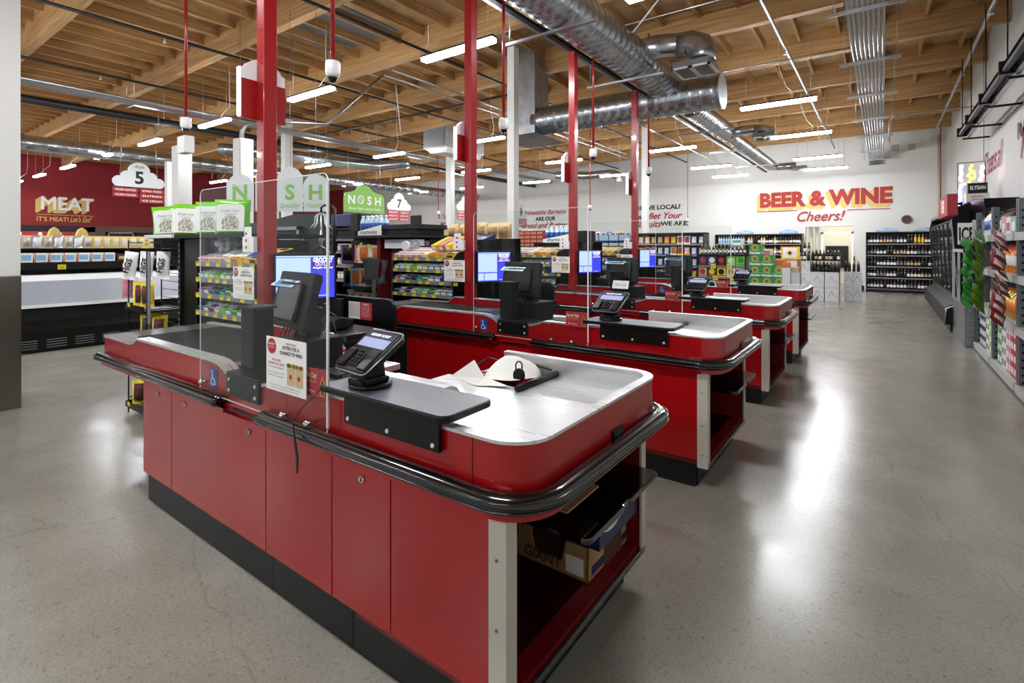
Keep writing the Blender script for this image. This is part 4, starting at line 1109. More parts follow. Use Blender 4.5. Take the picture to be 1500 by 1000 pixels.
b = MB().add([(-1.72,1.86,.86),(-1.6,1.9,.95),(-1.52,1.88,.88),(-1.36,1.86,.868),(-1.5,1.8,.863),(-1.62,1.95,.87)], [(0,1,2),(1,5,2),(2,3,4),(0,2,4),(2,5,3)], 0, False)
solo('white_paper_sheet', b, ['cloth'], 'crumpled white sheet lying before the standing white bag', 'paper', (-1.55, 1.87, .865))
t = thing('key_lock', 'small black lock with shackle leaning on the white bag', 'padlock', (-1.375, 1.955, .875), rz=35)
P = lambda nm, b, m, par=t, lab=None, bev=0.: part(nm, b, m, par, lab, bev, local=True)
P('body', MB().prism(plan([('arc', 0, .028, .028, 0, 180), ('arc', 0, .02, .028, 180, 360)], 8), 'y', -.014, .004), ['black'], bev=.003)
P('face', MB().prism(plan([('arc', 0, .028, .018, 0, 180), ('arc', 0, .02, .018, 180, 360)], 8), 'y', -.016, -.014), ['charcoal'])
P('shackle', MB().tube([(-.014, 0, .05), (-.015, 0, .072), (-.008, 0, .085), (.006, 0, .085), (.014, 0, .072), (.014, 0, .05)], .004, 8), ['black_gloss'])
# loose strap of the first shield
b = MB().tube([(-1.66, 1.1, .975), (-1.75, 1.09, .9), (-1.8, 1.08, .84), (-1.79, 1.08, .77), (-1.755, 1.07, .71), (-1.74, 1.06, .665)], [.002, .002, .0025, .005, .006, .003], 6)
solo('cable_tie', b, ['black_gloss'], 'thin black cable hanging from the terminal shelf over the bumper', 'cable', (-1.78, 1.08, .85))
# paper bags in the second bay
y2 = Y0+DY
for i, (a, b_, c_, lab) in enumerate(((.12, .46, -1.02, 'tall brown paper bag leaning in the second end bay'), (.3, .42, -1.12, 'folded brown paper bag behind the tall one in the second bay'))):
    b = MB().prism([(y2+a, .18), (y2+a+.16, .18), (y2+a+.18, .18+b_*.85), (y2+a+.1, .18+b_*.9), (y2+a-.0, .18+b_*.8)], 'x', c_-.1, c_+.05)
    solo('paper_bag', b, ['cardboard'], lab, 'paper bag', (c_, y2+a, .18), bev=.004)
t = thing('price_card', 'white card clipped on top of the second card terminal', 'card', (-1.5, y2+.14, 1.2))
part('card', MB().box(-.06, 0, 0, .06, .002, .06).xf(RX(-25)), ['paper'], t, local=True)
part('print', MB().text('Thank you', .03, face_my(0, -.002, .02), 0, .01, .3, w=.09).xf(RX(-25)), ['cloud_blue'], t, local=True)
# ---------------------------------------------------------------- merchandise helpers
def place(name, me, loc, label, cat, group=None, rz=0, rx=0, ry=0, s=1):
    o = bpy.data.objects.new(name, me); COL.objects.link(o)
    o.location = loc; o.rotation_euler = (math.radians(rx), math.radians(ry), math.radians(rz))
    if s != 1: o.scale = (s, s, s) if not isinstance(s, tuple) else s
    o['label'] = label; o['category'] = cat
    if group: o['group'] = group
    return o
def bottle_mesh(glass, label, cap, h=.3, r=.038, n=10):
    k = h/.3; p = [(r*.9, 0), (r, .008*k), (r, .05*k), (r*1.02, .052*k, 1), (r*1.02, .13*k), (r, .132*k), (r, .18*k), (r*.8, .205*k), (r*.38, .228*k), (r*.38, .25*k, 2), (r*.42, .252*k, 2), (r*.42, .298*k, 2), (r*.1, .3*k, 2)]
    return mesh('bottle', MB().lathe(p, n=n), [glass, label, cap])
WB = [bottle_mesh('wine_glass', l, c) for l, c in (('paper', 'black'), ('paper', 'foil_silver'), ('charcoal', 'gold'), ('print_grey', 'print_red'), ('paper', 'print_red'), ('tan', 'black'))]
WBY = bottle_mesh('gold', 'yellow', 'yellow'); WBP = bottle_mesh('water', 'cloud_blue', 'foil_silver'); WBC = bottle_mesh('tan', 'paper', 'gold')
WN = ['dark bottle with white label and black neck', 'dark bottle with white label and silver neck', 'dark bottle with charcoal label and gold neck', 'dark bottle with grey label and red neck',
      'dark bottle with white label and red neck', 'dark bottle with tan label']

def shelf_unit(name, label, x0, x1, yf, yb, zs, top, cat='shelving', mats=('black', 'charcoal'), rail='price_rail', group=None):
    """unit facing -Y: back, two sides, shelves with price rails"""
    t = thing(name, label, cat, ((x0+x1)/2, (yf+yb)/2, 0), group)
    part('back', MB().box(x0, yb-.02, 0, x1, yb, top), [mats[0]], t)
    for x in (x0, x1-.025): part('side', MB().box(x, yf, 0, x+.025, yb, top), [mats[0]], t)
    part('canopy', MB().box(x0, yf-.005, top-.04, x1, yb, top), [mats[0]], t)
    part('base', MB().box(x0, yf, 0, x1, yb, .1), [mats[0]], t)
    for z in zs:
        s_ = part('shelf', MB().box(x0+.02, yf+.01, z-.03, x1-.02, yb-.01, z), [mats[1]], t)
        if rail: part('price_rail', MB().box(x0+.02, yf, z-.035, x1-.02, yf+.01, z+.002), [rail], s_)
    return t

# ---------------------------------------------------------------- wine racks on the far wall
RZ_ = [.12, .48, .84, 1.2, 1.57]
RN = ['bottom', 'fourth', 'third', 'second', 'top']
t = shelf_unit('wine_rack', 'black five shelf wine rack between the doorway and the coolers', -.46, 1.27, 20.4, 20.92, RZ_, 1.95, 'rack')
for k, z in enumerate(RZ_):
    for q in range(19):
        r_ = R.random(); v = 5 if (k + q//4) % 6 == 5 else (q//3*2 + k) % 5
        me = WB[v]; wn = WN[v]
        if k == 4 and 14 <= q <= 16: me = WBY; wn = 'yellow labelled bottle'
        if k == 0 and q < 5: me = WB[4]; wn = WN[4]
        place('wine_bottle', me, (-.39+.087*q+R.uniform(-.006, .006), 20.5+R.uniform(0, .03), z), '%s, %s from the doorway, %s shelf' % (wn, ORD[q], RN[k]), 'bottle', 'bottles on the doorway wine rack')
t = shelf_unit('wine_rack', 'long black wine rack on the other side of the doorway', -5.2, -2.29, 20.4, 20.92, RZ_, 1.93, 'rack')
for k in (4, 3):
    for q in range(32 if k == 4 else 18):
        x = -2.37-.087*q
        v = (q//4 + k) % 6; me = WB[v]; wn = WN[v]
        if q > 20 and k == 4: me = WBP; wn = 'pale blue clear bottle'
        elif q > 8 and q % 5 > 2: me = WBC; wn = 'blush bottle with cream label'
        od = ORD[q] if q < 30 else ('thirty-first', 'thirty-second')[q-30]
        place('wine_bottle', me, (x+R.uniform(-.006, .006), 20.5, RZ_[k]), '%s, %s from the doorway, long rack, %s shelf' % (wn, od, RN[k]), 'bottle', 'bottles on the long wine rack')
# small cloud toppers
CLP = plan([(-.62, 0), ('arc', -.5, .1, .11, 230, 90), ('arc', -.28, .2, .13, 170, 60), ('arc', .02, .22, .17, 140, 40), ('arc', .3, .19, .13, 120, 10), ('arc', .5, .1, .11, 90, -50), (.62, 0)], 5)
for i, (x, lab) in enumerate(((-4.2, 'pale blue cloud topper on the long wine rack, farther from the doorway'), (-2.75, 'pale blue cloud topper on the long wine rack beside the doorway'), (.1, 'pale blue cloud topper on the rack right of the doorway'), (1.1, 'pale blue cloud topper above the rack end by the coolers'))):
    t = thing('cloud_topper', lab, 'sign', (x, 20.7, 1.95), 'cloud toppers')
    k = .5
    part('board', MB().prism([(x+a*k, 1.94+b_*k*.75) for a, b_ in CLP], 'y', 20.7, 20.72), ['cloud_blue'], t)
    part('lettering', MB().text(('Wines', 'Sparkling', 'Red wine', 'White')[i], .11, face_my(x, 20.695, 1.985), 0, .0, .3, w=.4), ['paper'], t)
# round plaque on the wall
t = thing('wall_plaque', 'small round dark plaque hung on the far wall', 'plaque', (.6, 20.96, 2.32))
part('disc', MB().cyl((.62, 20.985, 2.36), (.62, 20.96, 2.36), .13, n=24), ['brown'], t)
part('ring', MB().tube([(.62+.13*math.cos(a*PI/12), 20.96, 2.36+.13*math.sin(a*PI/12)) for a in range(25)], .012, 6), ['grey'], t)

# ---------------------------------------------------------------- white wine cases with bottles
def wine_case(x, y, z, lab, h=.39, w_=.32, d=.3):
    key = 'wc%g%g' % (h, w_)
    if key not in MESHC:
        b = MB().box(-w_/2, 0, 0, w_/2, d, h)
        b.box(-w_/2, -.001, h-.03, w_/2, 0, h-.026, 1)
        for s_ in (-1, 1):
            b.add([(s_*.0, -.002, h*.75), (s_*.09, -.002, h*.3), (s_*.094, -.002, h*.3), (s_*.006, -.002, h*.75)], [(0, 1, 2, 3) if s_ > 0 else (3, 2, 1, 0)], 1)
            b.add([(s_*.0, -.002, h*.7), (s_*.05, -.002, h*.35), (s_*.054, -.002, h*.35), (s_*.004, -.002, h*.7)], [(0, 1, 2, 3) if s_ > 0 else (3, 2, 1, 0)], 1)
        b.tube([(.09, -.002, h*.25), (.13, -.002, h*.4), (.11, -.002, h*.2)], .003, 4, 1)
        for yy_ in (.06, .15, .24): b.add([(w_/2+.001, yy_, h*.25), (w_/2+.001, yy_+.004, h*.25), (w_/2+.001, yy_+.03, h*.7), (w_/2+.001, yy_+.026, h*.7)], [(0, 1, 2, 3)], 1)
        MESHC[key] = mesh('case', b, ['cardboard_white', 'print_black'])
    return place('wine_case', MESHC[key], (x, y, z), lab, 'box', 'white wine cases')
grid = [(-1.46, 16.2), (-1.12, 16.2)]
for i, (x, y) in enumerate(grid):
    for k in range(2): wine_case(x, y, .395*k, 'white wine case, %s of the front pair, %s column from the beer' % (('lower', 'upper')[k], ORD[i]))
for i in range(3):
    wine_case(-1.80, 16.35, .36*i, 'white wine case in the tall column nearest the beer, %s layer' % ORD[i], .355)
for i in range(2):
    for k in range(3): wine_case(-1.46+.34*i, 16.55, .36*k, 'white wine case in the back row of the stack, %s column, %s layer' % (ORD[i], ORD[k]), .355)
for i in range(2):
    for k in range(2): wine_case(-.77+.2*i, 16.75, .395*k, 'narrow white wine case at the aisle end of the stack, %s column, %s layer' % (ORD[i], ('lower', 'upper')[k]), .39, .19)
rows = [(-1.58, -.97, 16.25, .79, 8, 'front row on the paired cases'), (-1.58, -.97, 16.35, .79, 8, 'second row on the paired cases'), (-1.58, -.97, 16.44, .79, 8, 'third row on the paired cases'), (-1.6, -.99, 16.61, 1.08, 8, 'row on the back cases'), (-1.6, -.99, 16.78, 1.08, 8, 'rear row on the back cases'), (-1.94, -1.68, 16.42, 1.08, 4, 'row on the tall column'),
        (-.84, -.55, 16.85, .79, 4, 'row at the aisle end'), (-1.92, -1.7, 16.74, 1.3, 3, 'highest row of the stack')]
solo('wine_case', MB().box(-1.96, 16.66, 1.08, -1.66, 16.84, 1.3), ['cardboard_white'], 'wide white case topping the wine stack', 'box', (-1.7, 16.64, 1.08), 'white wine cases')
for x0, x1, y, z, nb, nm in rows:
    for q in range(nb):
        v = R.choice((0, 1, 2, 5))
        place('wine_bottle', WB[v] if nm[0] != 'f' and q % 3 else WB[2], (x0+(x1-x0)*q/(nb-1)+R.uniform(-.008, .008), y, z), 'dark bottle, %s, %s from the beer' % (nm, ORD[q]), 'bottle', 'bottles on the white cases')

# ---------------------------------------------------------------- green beer cartons
def star(cx, cz, r):
    p = []
    for k in range(10):
        a = PI/2 + k*PI/5; rr_ = r if k % 2 == 0 else r*.4; p.append((cx+rr_*math.cos(a), cz+rr_*math.sin(a)))
    return p
HB_, HW = .258, .246
b = MB().box(-HW/2, 0, 0, HW/2, .38, HB_-.004)
b.cyl((0, 0, .17), (0, -.001, .17), .078, n=20, m=1).prism(star(0, .17, .065), 'y', -.0025, -.001, 2)
b.text('Heineken', .075, face_my(0, -.002, .025), 3, .04, w=.235)
b.box(-HW/2, -.001, .1, HW/2, 0, .104, 3)
b.cyl((HW/2, .19, .15), (HW/2+.001, .19, .15), .05, n=16, m=1).text('Heineken', .07, face_px(HW/2+.002, .19, .03), 3, .015, w=.3)
HM = mesh('beer_carton', b, ['green', 'nosh_green', 'print_red', 'print_white'])
for i, (x, nlay) in enumerate(((-2.42, 6), (-2.17, 5), (-1.92, 4))):
    for k in range(nlay):
        place('beer_carton', HM, (x, 13.0, HB_*k), 'green beer carton with red star, %s column, %s layer up' % (ORD[i], ORD[k]), 'beer carton', 'green beer cartons')
# pale side stacks beside them
for i, (x, y, nlay, m, mm) in enumerate(((-2.3, 13.6, 6, 'cloth', 'glue_pink'), (-2.0, 13.65, 5, 'tan', 'orange'), (-1.72, 13.5, 5, 'orange', 'white'))):
    me = mesh('c', MB().box(-.12, 0, 0, .12, .3, .235).box(-.1, -.001, .04, .1, 0, .2, 1), [m, mm])
    for k in range(nlay): place('drink_carton', me, (x, y, .238*k), '%s drink carton behind green beer, %s layer up' % (('cream and pink', 'tan and orange', 'orange and white')[i], ORD[k]), 'carton', 'drink cartons behind the green beer')
# sunflower display
t = thing('sunflower_display', 'yellow cardboard display with a sunflower picture behind the beer', 'display', (-1.85, 13.9, 0))
part('stand', MB().box(-2.02, 14.0, 0, -1.62, 14.3, 1.18), ['yellow'], t)
b = MB().box(-2.02, 13.995, 1.18, -1.62, 14.02, 1.48, 0).box(-1.98, 13.99, 1.21, -1.68, 13.995, 1.45, 1)
part('header', b, ['yellow', 'paper'], t)
b = MB()
for k in range(12):
    a = k*PI/6; b.prism([(-1.83+.03*math.cos(a-.25), 1.33+.03*math.sin(a-.25)), (-1.83+.095*math.cos(a), 1.33+.095*math.sin(a)), (-1.83+.03*math.cos(a+.25), 1.33+.03*math.sin(a+.25))], 'y', 13.985, 13.99, 0)
b.cyl((-1.83, 13.99, 1.33), (-1.83, 13.98, 1.33), .035, n=14, m=1)
part('sunflower', b, ['print_yellow', 'brown'], t)
for i, (x, y, z, m, lab) in enumerate(((-1.72, 12.6, 0, 'orange', 'orange and white tub on the short display before the wine cases'), (-1.55, 12.7, 0, 'tan', 'tan carton with blue edge on the short display before the wine cases'))):
    t = thing('display_stand', lab, 'display', (x, y, z))
    part('box', MB().box(x-.08, y, 0, x+.08, y+.16, 1.02-.1*i), ['cardboard_white'], t)
    part('tub', MB().box(x-.07, y+.0, 1.02-.1*i, x+.07, y+.14, 1.14-.1*i), [m], t, bev=.01)

# ---------------------------------------------------------------- mixed beer shelf
t = shelf_unit('beer_shelf', 'black shelving of mixed beer packs beside the green cartons', -3.75, -2.62, 13.0, 13.5, [.1, .42, .74, 1.02], 1.3, 'shelving')
t2 = [('red and blue', 'navy', 'print_red'), ('purple', 'purple', 'white'), ('black and red', 'black', 'print_red'), ('lime green', 'green_lime', 'white'), ('lime green', 'green_lime', 'green')]
PK = [[('yellow and red', 'print_red', 'yellow'), ('white', 'white', 'black'), ('white', 'white', 'black'), ('navy', 'navy', 'orange'), ('blue', 'blue', 'print_red')],
      [('white', 'cardboard_white', 'black'), ('white', 'cardboard_white', 'black'), ('grey', 'print_grey', 'white'), ('white', 'cardboard_white', 'black'), ('white', 'white', 'green')],
      [('red and tan', 'tan', 'print_red'), ('brown and red', 'brown', 'yellow'), ('yellow', 'yellow', 'black'), ('white', 'white', 'gold'), ('white', 'white', 'cloud_blue')],
      [('red and blue', 'navy', 'print_red'), ('purple', 'purple', 'white'), ('black and red', 'black', 'print_red'), ('lime green', 'green_lime', 'white'), ('lime green', 'green_lime', 'green')]]
for k, z in enumerate((.1, .42, .74, 1.02)):
    for q, (nm, a, c) in enumerate(PK[k]):
        me = mesh('pk', MB().box(-.1, 0, 0, .1, .3, .23).lathe([(.068, 0), (.068, .002)], (0, 0, 0), 18, 1, 'y').box(-.08, -.002, .03, .08, 0, .045, 1), [a, c])
        vv = me.vertices
        for v in vv:
            if abs(v.co.y-.002) < .0005 or (abs(v.co.y) < 1e-6 and abs(v.co.x) < .07 and v.co.z < .07 and v.index >= 8 and v.index < 44): v.co.z += .13; v.co.y = -.002 if abs(v.co.y-.002) < .0005 else 0
        place('beer_pack', me, (-3.62+.22*q, 13.05, z+.002), '%s beer pack, %s from the snack wall, %s shelf up' % (nm, ORD[q], ORD[k]), 'beer pack', 'packs on the beer shelf')
BT = bottle_mesh('brown', 'paper', 'gold', .22, .03)
for q in range(12): place('beer_bottle', BT, (-3.66+.09*q, 13.15, 1.302), 'small brown beer bottle on the beer shelf top, %s from the snack wall' % ORD[q], 'bottle', 'bottles on the beer shelf')
for q in range(6):
    place('seltzer_case', MESHC.setdefault('selt', mesh('s', MB().box(-.11, 0, 0, .11, .2, .12).box(-.09, -.001, .03, .09, 0, .09, 1), ['white', 'teal'])), (-3.62+.2*q if q < 4 else -2.88, 13.28, 1.304 if q < 4 else 1.304+.122*(q-3)), 'white and teal drink case, beer shelf top, %s along' % ORD[q], 'case', 'drink cases on the beer shelf')
for i, (x, z) in enumerate(((-3.35, 1.0), (-2.98, 1.0), (-3.3, .72), (-2.9, .72))):
    solo('price_sign', MB().box(x-.06, 12.97, z-.05, x+.06, 12.975, z+.06).text('10.99', .04, face_my(x, 12.968, z-.01), 1, .01, w=.09), ['yellow_tag', 'print_black'],
         'yellow price sign on the beer shelf, %s %s' % (('upper', 'lower')[i//2], ('nearer the snacks', 'nearer the green beer')[i % 2]), 'price sign', (x, 12.97, z))

# ---------------------------------------------------------------- snack wall
BAGC = [('orange', 'white', 'orange'), ('white', 'print_red', 'white'), ('blue', 'white', 'blue'), ('brown', 'tan', 'brown'), ('purple', 'white', 'purple'), ('cloth', 'orange', 'cream'), ('print_red', 'yellow', 'red'), ('yellow', 'print_red', 'yellow')]
BAGM = []
for a, c, nm in BAGC:
    BAGM.append((mesh('snack', MB().pillow(.17, .23, .07, Matrix.Identity(4), 0, 1, 6, 7), [a, c]), nm))
t = shelf_unit('snack_shelf', 'long black shelving packed with bright snack bags', -5.75, -3.85, 14.0, 14.5, [.3, .62, .94, 1.25, 1.55], 1.86)
for k, z in enumerate((.3, .62, .94, 1.25, 1.55)):
    for q in range(10):
        me, nm = BAGM[(q//2*3 + k*2 + (q*k) % 2) % len(BAGM)] if k != 2 else BAGM[2 if q < 6 else 4]
        place('snack_bag', me, (-5.63+.187*q, 14.1, z), '%s snack bag, long snack shelving, %s along, %s shelf up' % (nm, ORD[q], ORD[k]), 'snack bag', 'bags on the long snack shelving', rz=R.uniform(-12, 12), rx=-6)
# far wall grocery racks behind
t = shelf_unit('grocery_shelf', 'long dark shelving of pale packets along the far wall', -10.2, -6.0, 20.3, 20.9, [.4, .8, 1.15, 1.5], 1.93)
PKM = [(mesh('pp', MB().box(-.13, 0, 0, .13, .15, .22).box(-.08, -.001, .05, .08, 0, .17, 1), [a, c]), nm) for a, c, nm in (('cloth', 'print_grey', 'cream'), ('tan', 'brown', 'tan'), ('white', 'blue', 'white'), ('blue', 'white', 'blue'))]
for k, z in enumerate((1.15, 1.5)):
    for q in range(14):
        me, nm = PKM[(q//3+k) % 4]
        place('grocery_packet', me, (-10.0+.29*q, 20.36, z), '%s packet, far wall shelving, %s along, %s shelf' % (nm, ORD[q], ('lower', 'upper')[k]), 'packet', 'packets on the far wall shelving')

# ---------------------------------------------------------------- middle aisles
def gondola(label, x0, x1, y0_, y1, top, mat_='black', canopy=None):
    t = thing('aisle_shelving', label, 'shelving', ((x0+x1)/2, (y0_+y1)/2, 0))
    part('body', MB().box(x0, y0_+.3, 0, x1, y1, top), ['black_matte'], t)
    part('base', MB().box(x0, y0_, 0, x1, y0_+.3, .15), ['black'], t)
    for x in (x0, x1-.03): part('end_panel', MB().box(x, y0_, 0, x+.03, y1, top), ['black'], t)
    for z in (.45, .8, 1.15):
        if z < top-.2:
            s_ = part('shelf', MB().box(x0+.03, y0_, z-.03, x1-.03, y0_+.3, z), ['charcoal'], t)
            part('price_rail', MB().box(x0+.03, y0_-.01, z-.03, x1-.03, y0_, z+.01), ['price_rail'], s_)
    return t
gondola('black aisle shelving that carries the bread bags', -5.35, -4.15, 5.5, 5.94, 1.6)
BRM = mesh('bread', MB().pillow(.24, .24, .15, Matrix.Identity(4), 0, 1, 7, 8, seam=.02), ['tan', 'bread'])
for q in range(6):
    place('bread_bag', BRM, (-5.22+.19*q, 5.72, 1.6), 'brown bread bag on the black shelving top, %s from the boxed crackers' % ORD[q], 'bread', 'bread bags', rz=R.uniform(-25, 25), s=(1, 1, R.uniform(.88, 1.0)))
t = thing('display_bin', 'black display bin with lid below the bread bags', 'bin', (-4.5, 5.5, 1.42))
part('bin', MB().box(-4.85, 5.22, 0, -4.25, 5.48, 1.58), ['black'], t, bev=.01)
part('lid', MB().prism([(5.2, 1.58), (5.48, 1.58), (5.48, 1.66)], 'x', -4.86, -4.24), ['navy'], t)
gondola('black aisle shelving topped by red capped jars', -9.6, -8.2, 9.0, 9.8, 1.78)
JM = mesh('jar', MB().lathe([(.05, 0), (.055, .01), (.055, .03), (.056, .031, 1), (.056, .12), (.055, .121), (.05, .15), (.025, .18), (.025, .19, 2), (.03, .192, 2), (.03, .22, 2)], n=12), ['brown', 'tan', 'print_red'])
for k in range(2):
    for q in range(7):
        place('sauce_bottle', JM, (-9.35+.15*q, 9.15+.01*k, 1.78 if k == 0 else 1.465), 'red capped sauce bottle, %s in the %s row' % (ORD[q], ('upper', 'lower')[k]), 'bottle', 'sauce bottles')
solo('display_board', MB().box(-9.5, 8.98, 1.44, -8.25, 9.3, 1.463), ['charcoal'], 'dark shelf board under the lower row of sauce bottles', 'board', (-9, 9.0, 1.44))
CRM = mesh('cr', MB().box(-.11, 0, 0, .11, .3, .25).tube([(-.07, -.001, .1), (-.04, -.001, .15), (0, -.001, .16), (.04, -.001, .15), (.07, -.001, .1)], .008, 4, 1).box(-.03, -.002, .07, .03, 0, .09, 1), ['tan', 'print_black'])
gondola('black aisle shelving behind the cream cracker boxes', -8.1, -6.8, 8.05, 8.9, 1.3)
for k in range(2):
    for q in range(2): place('cracker_box', CRM, (-7.58+.225*q, 8.1, 1.302+.252*k), 'cream box with dark arch mark, %s layer, %s from the black tray' % (('lower', 'upper')[k], ORD[q]), 'box', 'cream boxes')
# noodle stack
gondola('black aisle end shelving that carries the red noodle packs', -6.5, -5.4, 8.98, 9.9, 1.4)
NM = mesh('noodle', MB().box(-.075, 0, 0, .075, .14, .082).box(-.06, -.001, .015, .06, 0, .05, 1).box(-.03, -.002, .03, .03, -.001, .06, 2), ['print_red', 'tan', 'orange'])
for k in range(5):
    for q in range(4): place('noodle_pack', NM, (-6.3+.155*q, 9.05, 1.402+.084*k), 'red and cream noodle pack, %s layer up, %s from the bread side' % (ORD[k], ORD[q]), 'noodle pack', 'stacked noodle packs')
for k in range(4):
    for q in range(2): place('noodle_pack', NM, (-5.68+.155*q, 9.25, 1.402+.084*k-.1*0), 'red noodle pack in the side pile, %s layer up, %s in line' % (ORD[k], ORD[q]), 'noodle pack', 'stacked noodle packs')
# water bottles
WM = mesh('water_bottle', MB().lathe([(.036, 0), (.04, .008), (.04, .05), (.041, .051, 1), (.041, .14), (.04, .141), (.038, .17), (.015, .21), (.015, .215, 2), (.018, .217, 2), (.018, .24, 2)], n=12), ['water', 'blue', 'white'])
def water_display(x0, y, z, nbx, nby, lab, nm, rz=0):
    t = thing('water_banner', 'white tilted banner below the bottles, %s' % lab, 'banner', (x0, y, z))
    w_ = .085*nbx+.06
    part('board', MB().prism([(x0-.03, z), (x0+w_-.03, z), (x0+w_-.03, z+.13), (x0-.03, z+.05)], 'y', y-.05, y-.045), ['paper'], t)
    part('lettering', MB().text('smartwater', .075, face_my(x0+w_*.45, y-.052, z+.02), 0, .01, w=w_*.7), ['navy'], t)
    for i in range(nby):
        for q in range(nbx):
            place('water_bottle', WM, (x0+.02+.085*q, y+.02+.09*i, z+.02), 'clear water bottle with blue label, %s row, %s along, %s' % (ORD[i], ORD[q], lab), 'bottle', nm)
# lane two unit: snack panel, black tray, gondola
t = thing('snack_endcap', 'black snack endcap beside the second candy rack', 'shelving', (-5.45, 4.35, 0))
part('back', MB().box(-5.86, 4.4, 0, -5.12, 4.44, 1.62), ['black'], t)
part('edge_strip', MB().box(-5.12, 4.2, 0, -5.06, 4.44, 1.6), ['dark_red'], t, 'dark red edge strip')
part('top', MB().box(-5.9, 4.1, 1.6, -4.42, 4.9, 1.63), ['charcoal'], t)
part('body', MB().box(-5.86, 4.44, 0, -4.45, 4.88, 1.6), ['black_matte'], t)
part('side_panel', MB().box(-5.06, 4.38, 0, -4.45, 4.44, 1.56), ['grey'], t, 'grey side panel')
for z in (1.28, .98, .82):
    s_ = part('shelf', MB().box(-5.84, 4.2, z-.02, -5.12, 4.4, z), ['charcoal'], t)
for i, (x, z) in enumerate(((-5.62, 1.5), (-5.4, 1.52), (-5.25, 1.5), (-5.63, 1.2), (-5.42, 1.2))):
    solo('shelf_tag', MB().box(x-.025, 4.17, z-.02, x+.025, 4.173, z+.02), ['yellow_tag'], 'yellow tag clipped over the orange snacks, %s in line, %s row' % (ORD[i % 3], ('upper', 'lower')[i//3]), 'tag', (x, 4.17, z))
OB = [mesh('ob', MB().pillow(.15, .22, .06, Matrix.Identity(4), 0, 1, 6, 7), [a, c]) for a, c in (('orange', 'cloth'), ('cloth', 'orange'), ('purple', 'black'), ('cloud_blue', 'orange'))]
for i, (x, z, v, nm) in enumerate(((-5.52, 1.28, 0, 'orange'), (-5.4, 1.28, 1, 'cream and orange'), (-5.28, 1.28, 0, 'orange'), (-5.75, 1.28, 2, 'dark purple'), (-5.75, .98, 2, 'dark purple'),
                                   (-5.55, .98, 3, 'pale blue'), (-5.42, .98, 1, 'cream and orange'), (-5.3, .98, 1, 'cream and orange'), (-5.2, 1.28, 1, 'cream and orange'))):
    place('snack_pouch', OB[v], (x, 4.27-.04*(i % 2), z), '%s snack pouch, second endcap, %s shelf, %s of the pouches' % (nm, 'upper' if z > 1.1 else 'lower', ORD[i]), 'pouch', 'pouches on the second endcap', rz=32+R.uniform(-10, 10), s=(1.25, 1, 1.05))
for q in range(4):
    place('snack_box', MESHC.setdefault('sb', mesh('sb', MB().box(-.08, 0, 0, .08, .12, .07).box(-.03, -.001, .02, .03, 0, .05, 1), ['tan', 'brown'])), (-5.68+.17*q, 4.25, .82), 'low tan snack box on the bottom endcap shelf, %s from the column side' % ORD[q], 'box', 'tan snack boxes')
t = thing('hanging_cloth', 'dark grey folded cloth hanging at the second endcap', 'cloth', (-5.1, 4.1, 1.05))
b = MB(); vs = []
for j in range(9):
    for i in range(7):
        u, v = i/6, j/8
        vs.append((-5.24+.24*u*(1-.25*v)+.03*v, 4.06+.2*u+.03*math.sin(9*u+4*v)*(.4+v), 1.34-.3*v+.02*math.sin(5*u)))
b.add(vs, [(j*7+i, (j+1)*7+i, (j+1)*7+i+1, j*7+i+1) for j in range(8) for i in range(6)], 0, True)
o = part('cloth', b, ['grey_cloth'], t); m_ = o.modifiers.new('s', 'SOLIDIFY'); m_.thickness = .02
part('strap', MB().box(-5.13, 4.13, .82, -5.08, 4.15, 1.08), ['print_grey'], t)
t = thing('black_tray', 'stacked black tray on the second endcap behind the water bottles', 'tray', (-4.77, 4.5, 1.63))
part('tray', MB().box(-5.08, 4.25, 1.63, -4.45, 4.7, 1.7), ['black_matte'], t, bev=.006)
part('rim', MB().box(-5.1, 4.23, 1.7, -4.43, 4.72, 1.76), ['charcoal'], t, bev=.004)
part('upright', MB().box(-5.06, 4.7, 1.76, -4.9, 4.75, 1.9), ['charcoal'], t)
water_display(-5.5, 4.25, 1.63, 5, 2, 'on the second endcap', 'water bottles on the second endcap')
solo('black_tray', MB().box(-5.86, 4.15, 1.63, -5.5, 4.6, 1.69), ['black'], 'low black tray on the column end of the second endcap', 'tray', (-5.7, 4.3, 1.63))
solo('appliance_box', MB().box(-4.98, 4.2, 1.47, -4.46, 4.37, 1.58), ['cardboard_white'], 'pale grey box lying by the second candy rack', 'box', (-4.7, 4.3, 1.47))
# lane three and four units
gondola('black aisle shelving behind the third candy rack', -4.3, -3.45, 6.5, 7.1, 1.55)
water_display(-4.2, 6.7, 1.55, 5, 2, 'by the third red post', 'water bottles by the third post')
solo('black_tray', MB().box(-3.72, 6.6, 1.55, -3.46, 6.9, 1.72), ['black'], 'black crate beside the water bottles at the third post', 'crate', (-3.6, 6.7, 1.55), bev=.006)
gondola('black aisle shelving behind the blue water packs', -5.5, -4.2, 10.0, 10.7, 1.42)
WPK = mesh('wp', MB().box(-.11, 0, 0, .11, .2, .02, 1).box(-.1, .0, .02, .1, .2, .14, 0).lathe([(.03, .14), (.03, .17)], (-.05, .1, 0), 8, 1).lathe([(.03, .14), (.03, .17)], (.05, .1, 0), 8, 1), ['water', 'blue'])
for k in range(2):
    for q in range(5): place('water_pack', WPK, (-5.3+.23*q, 10.02, 1.422+.172*k), 'blue wrapped water pack on the aisle shelving, %s layer, %s along' % (('lower', 'upper')[k], ORD[q]), 'water pack', 'blue water packs')

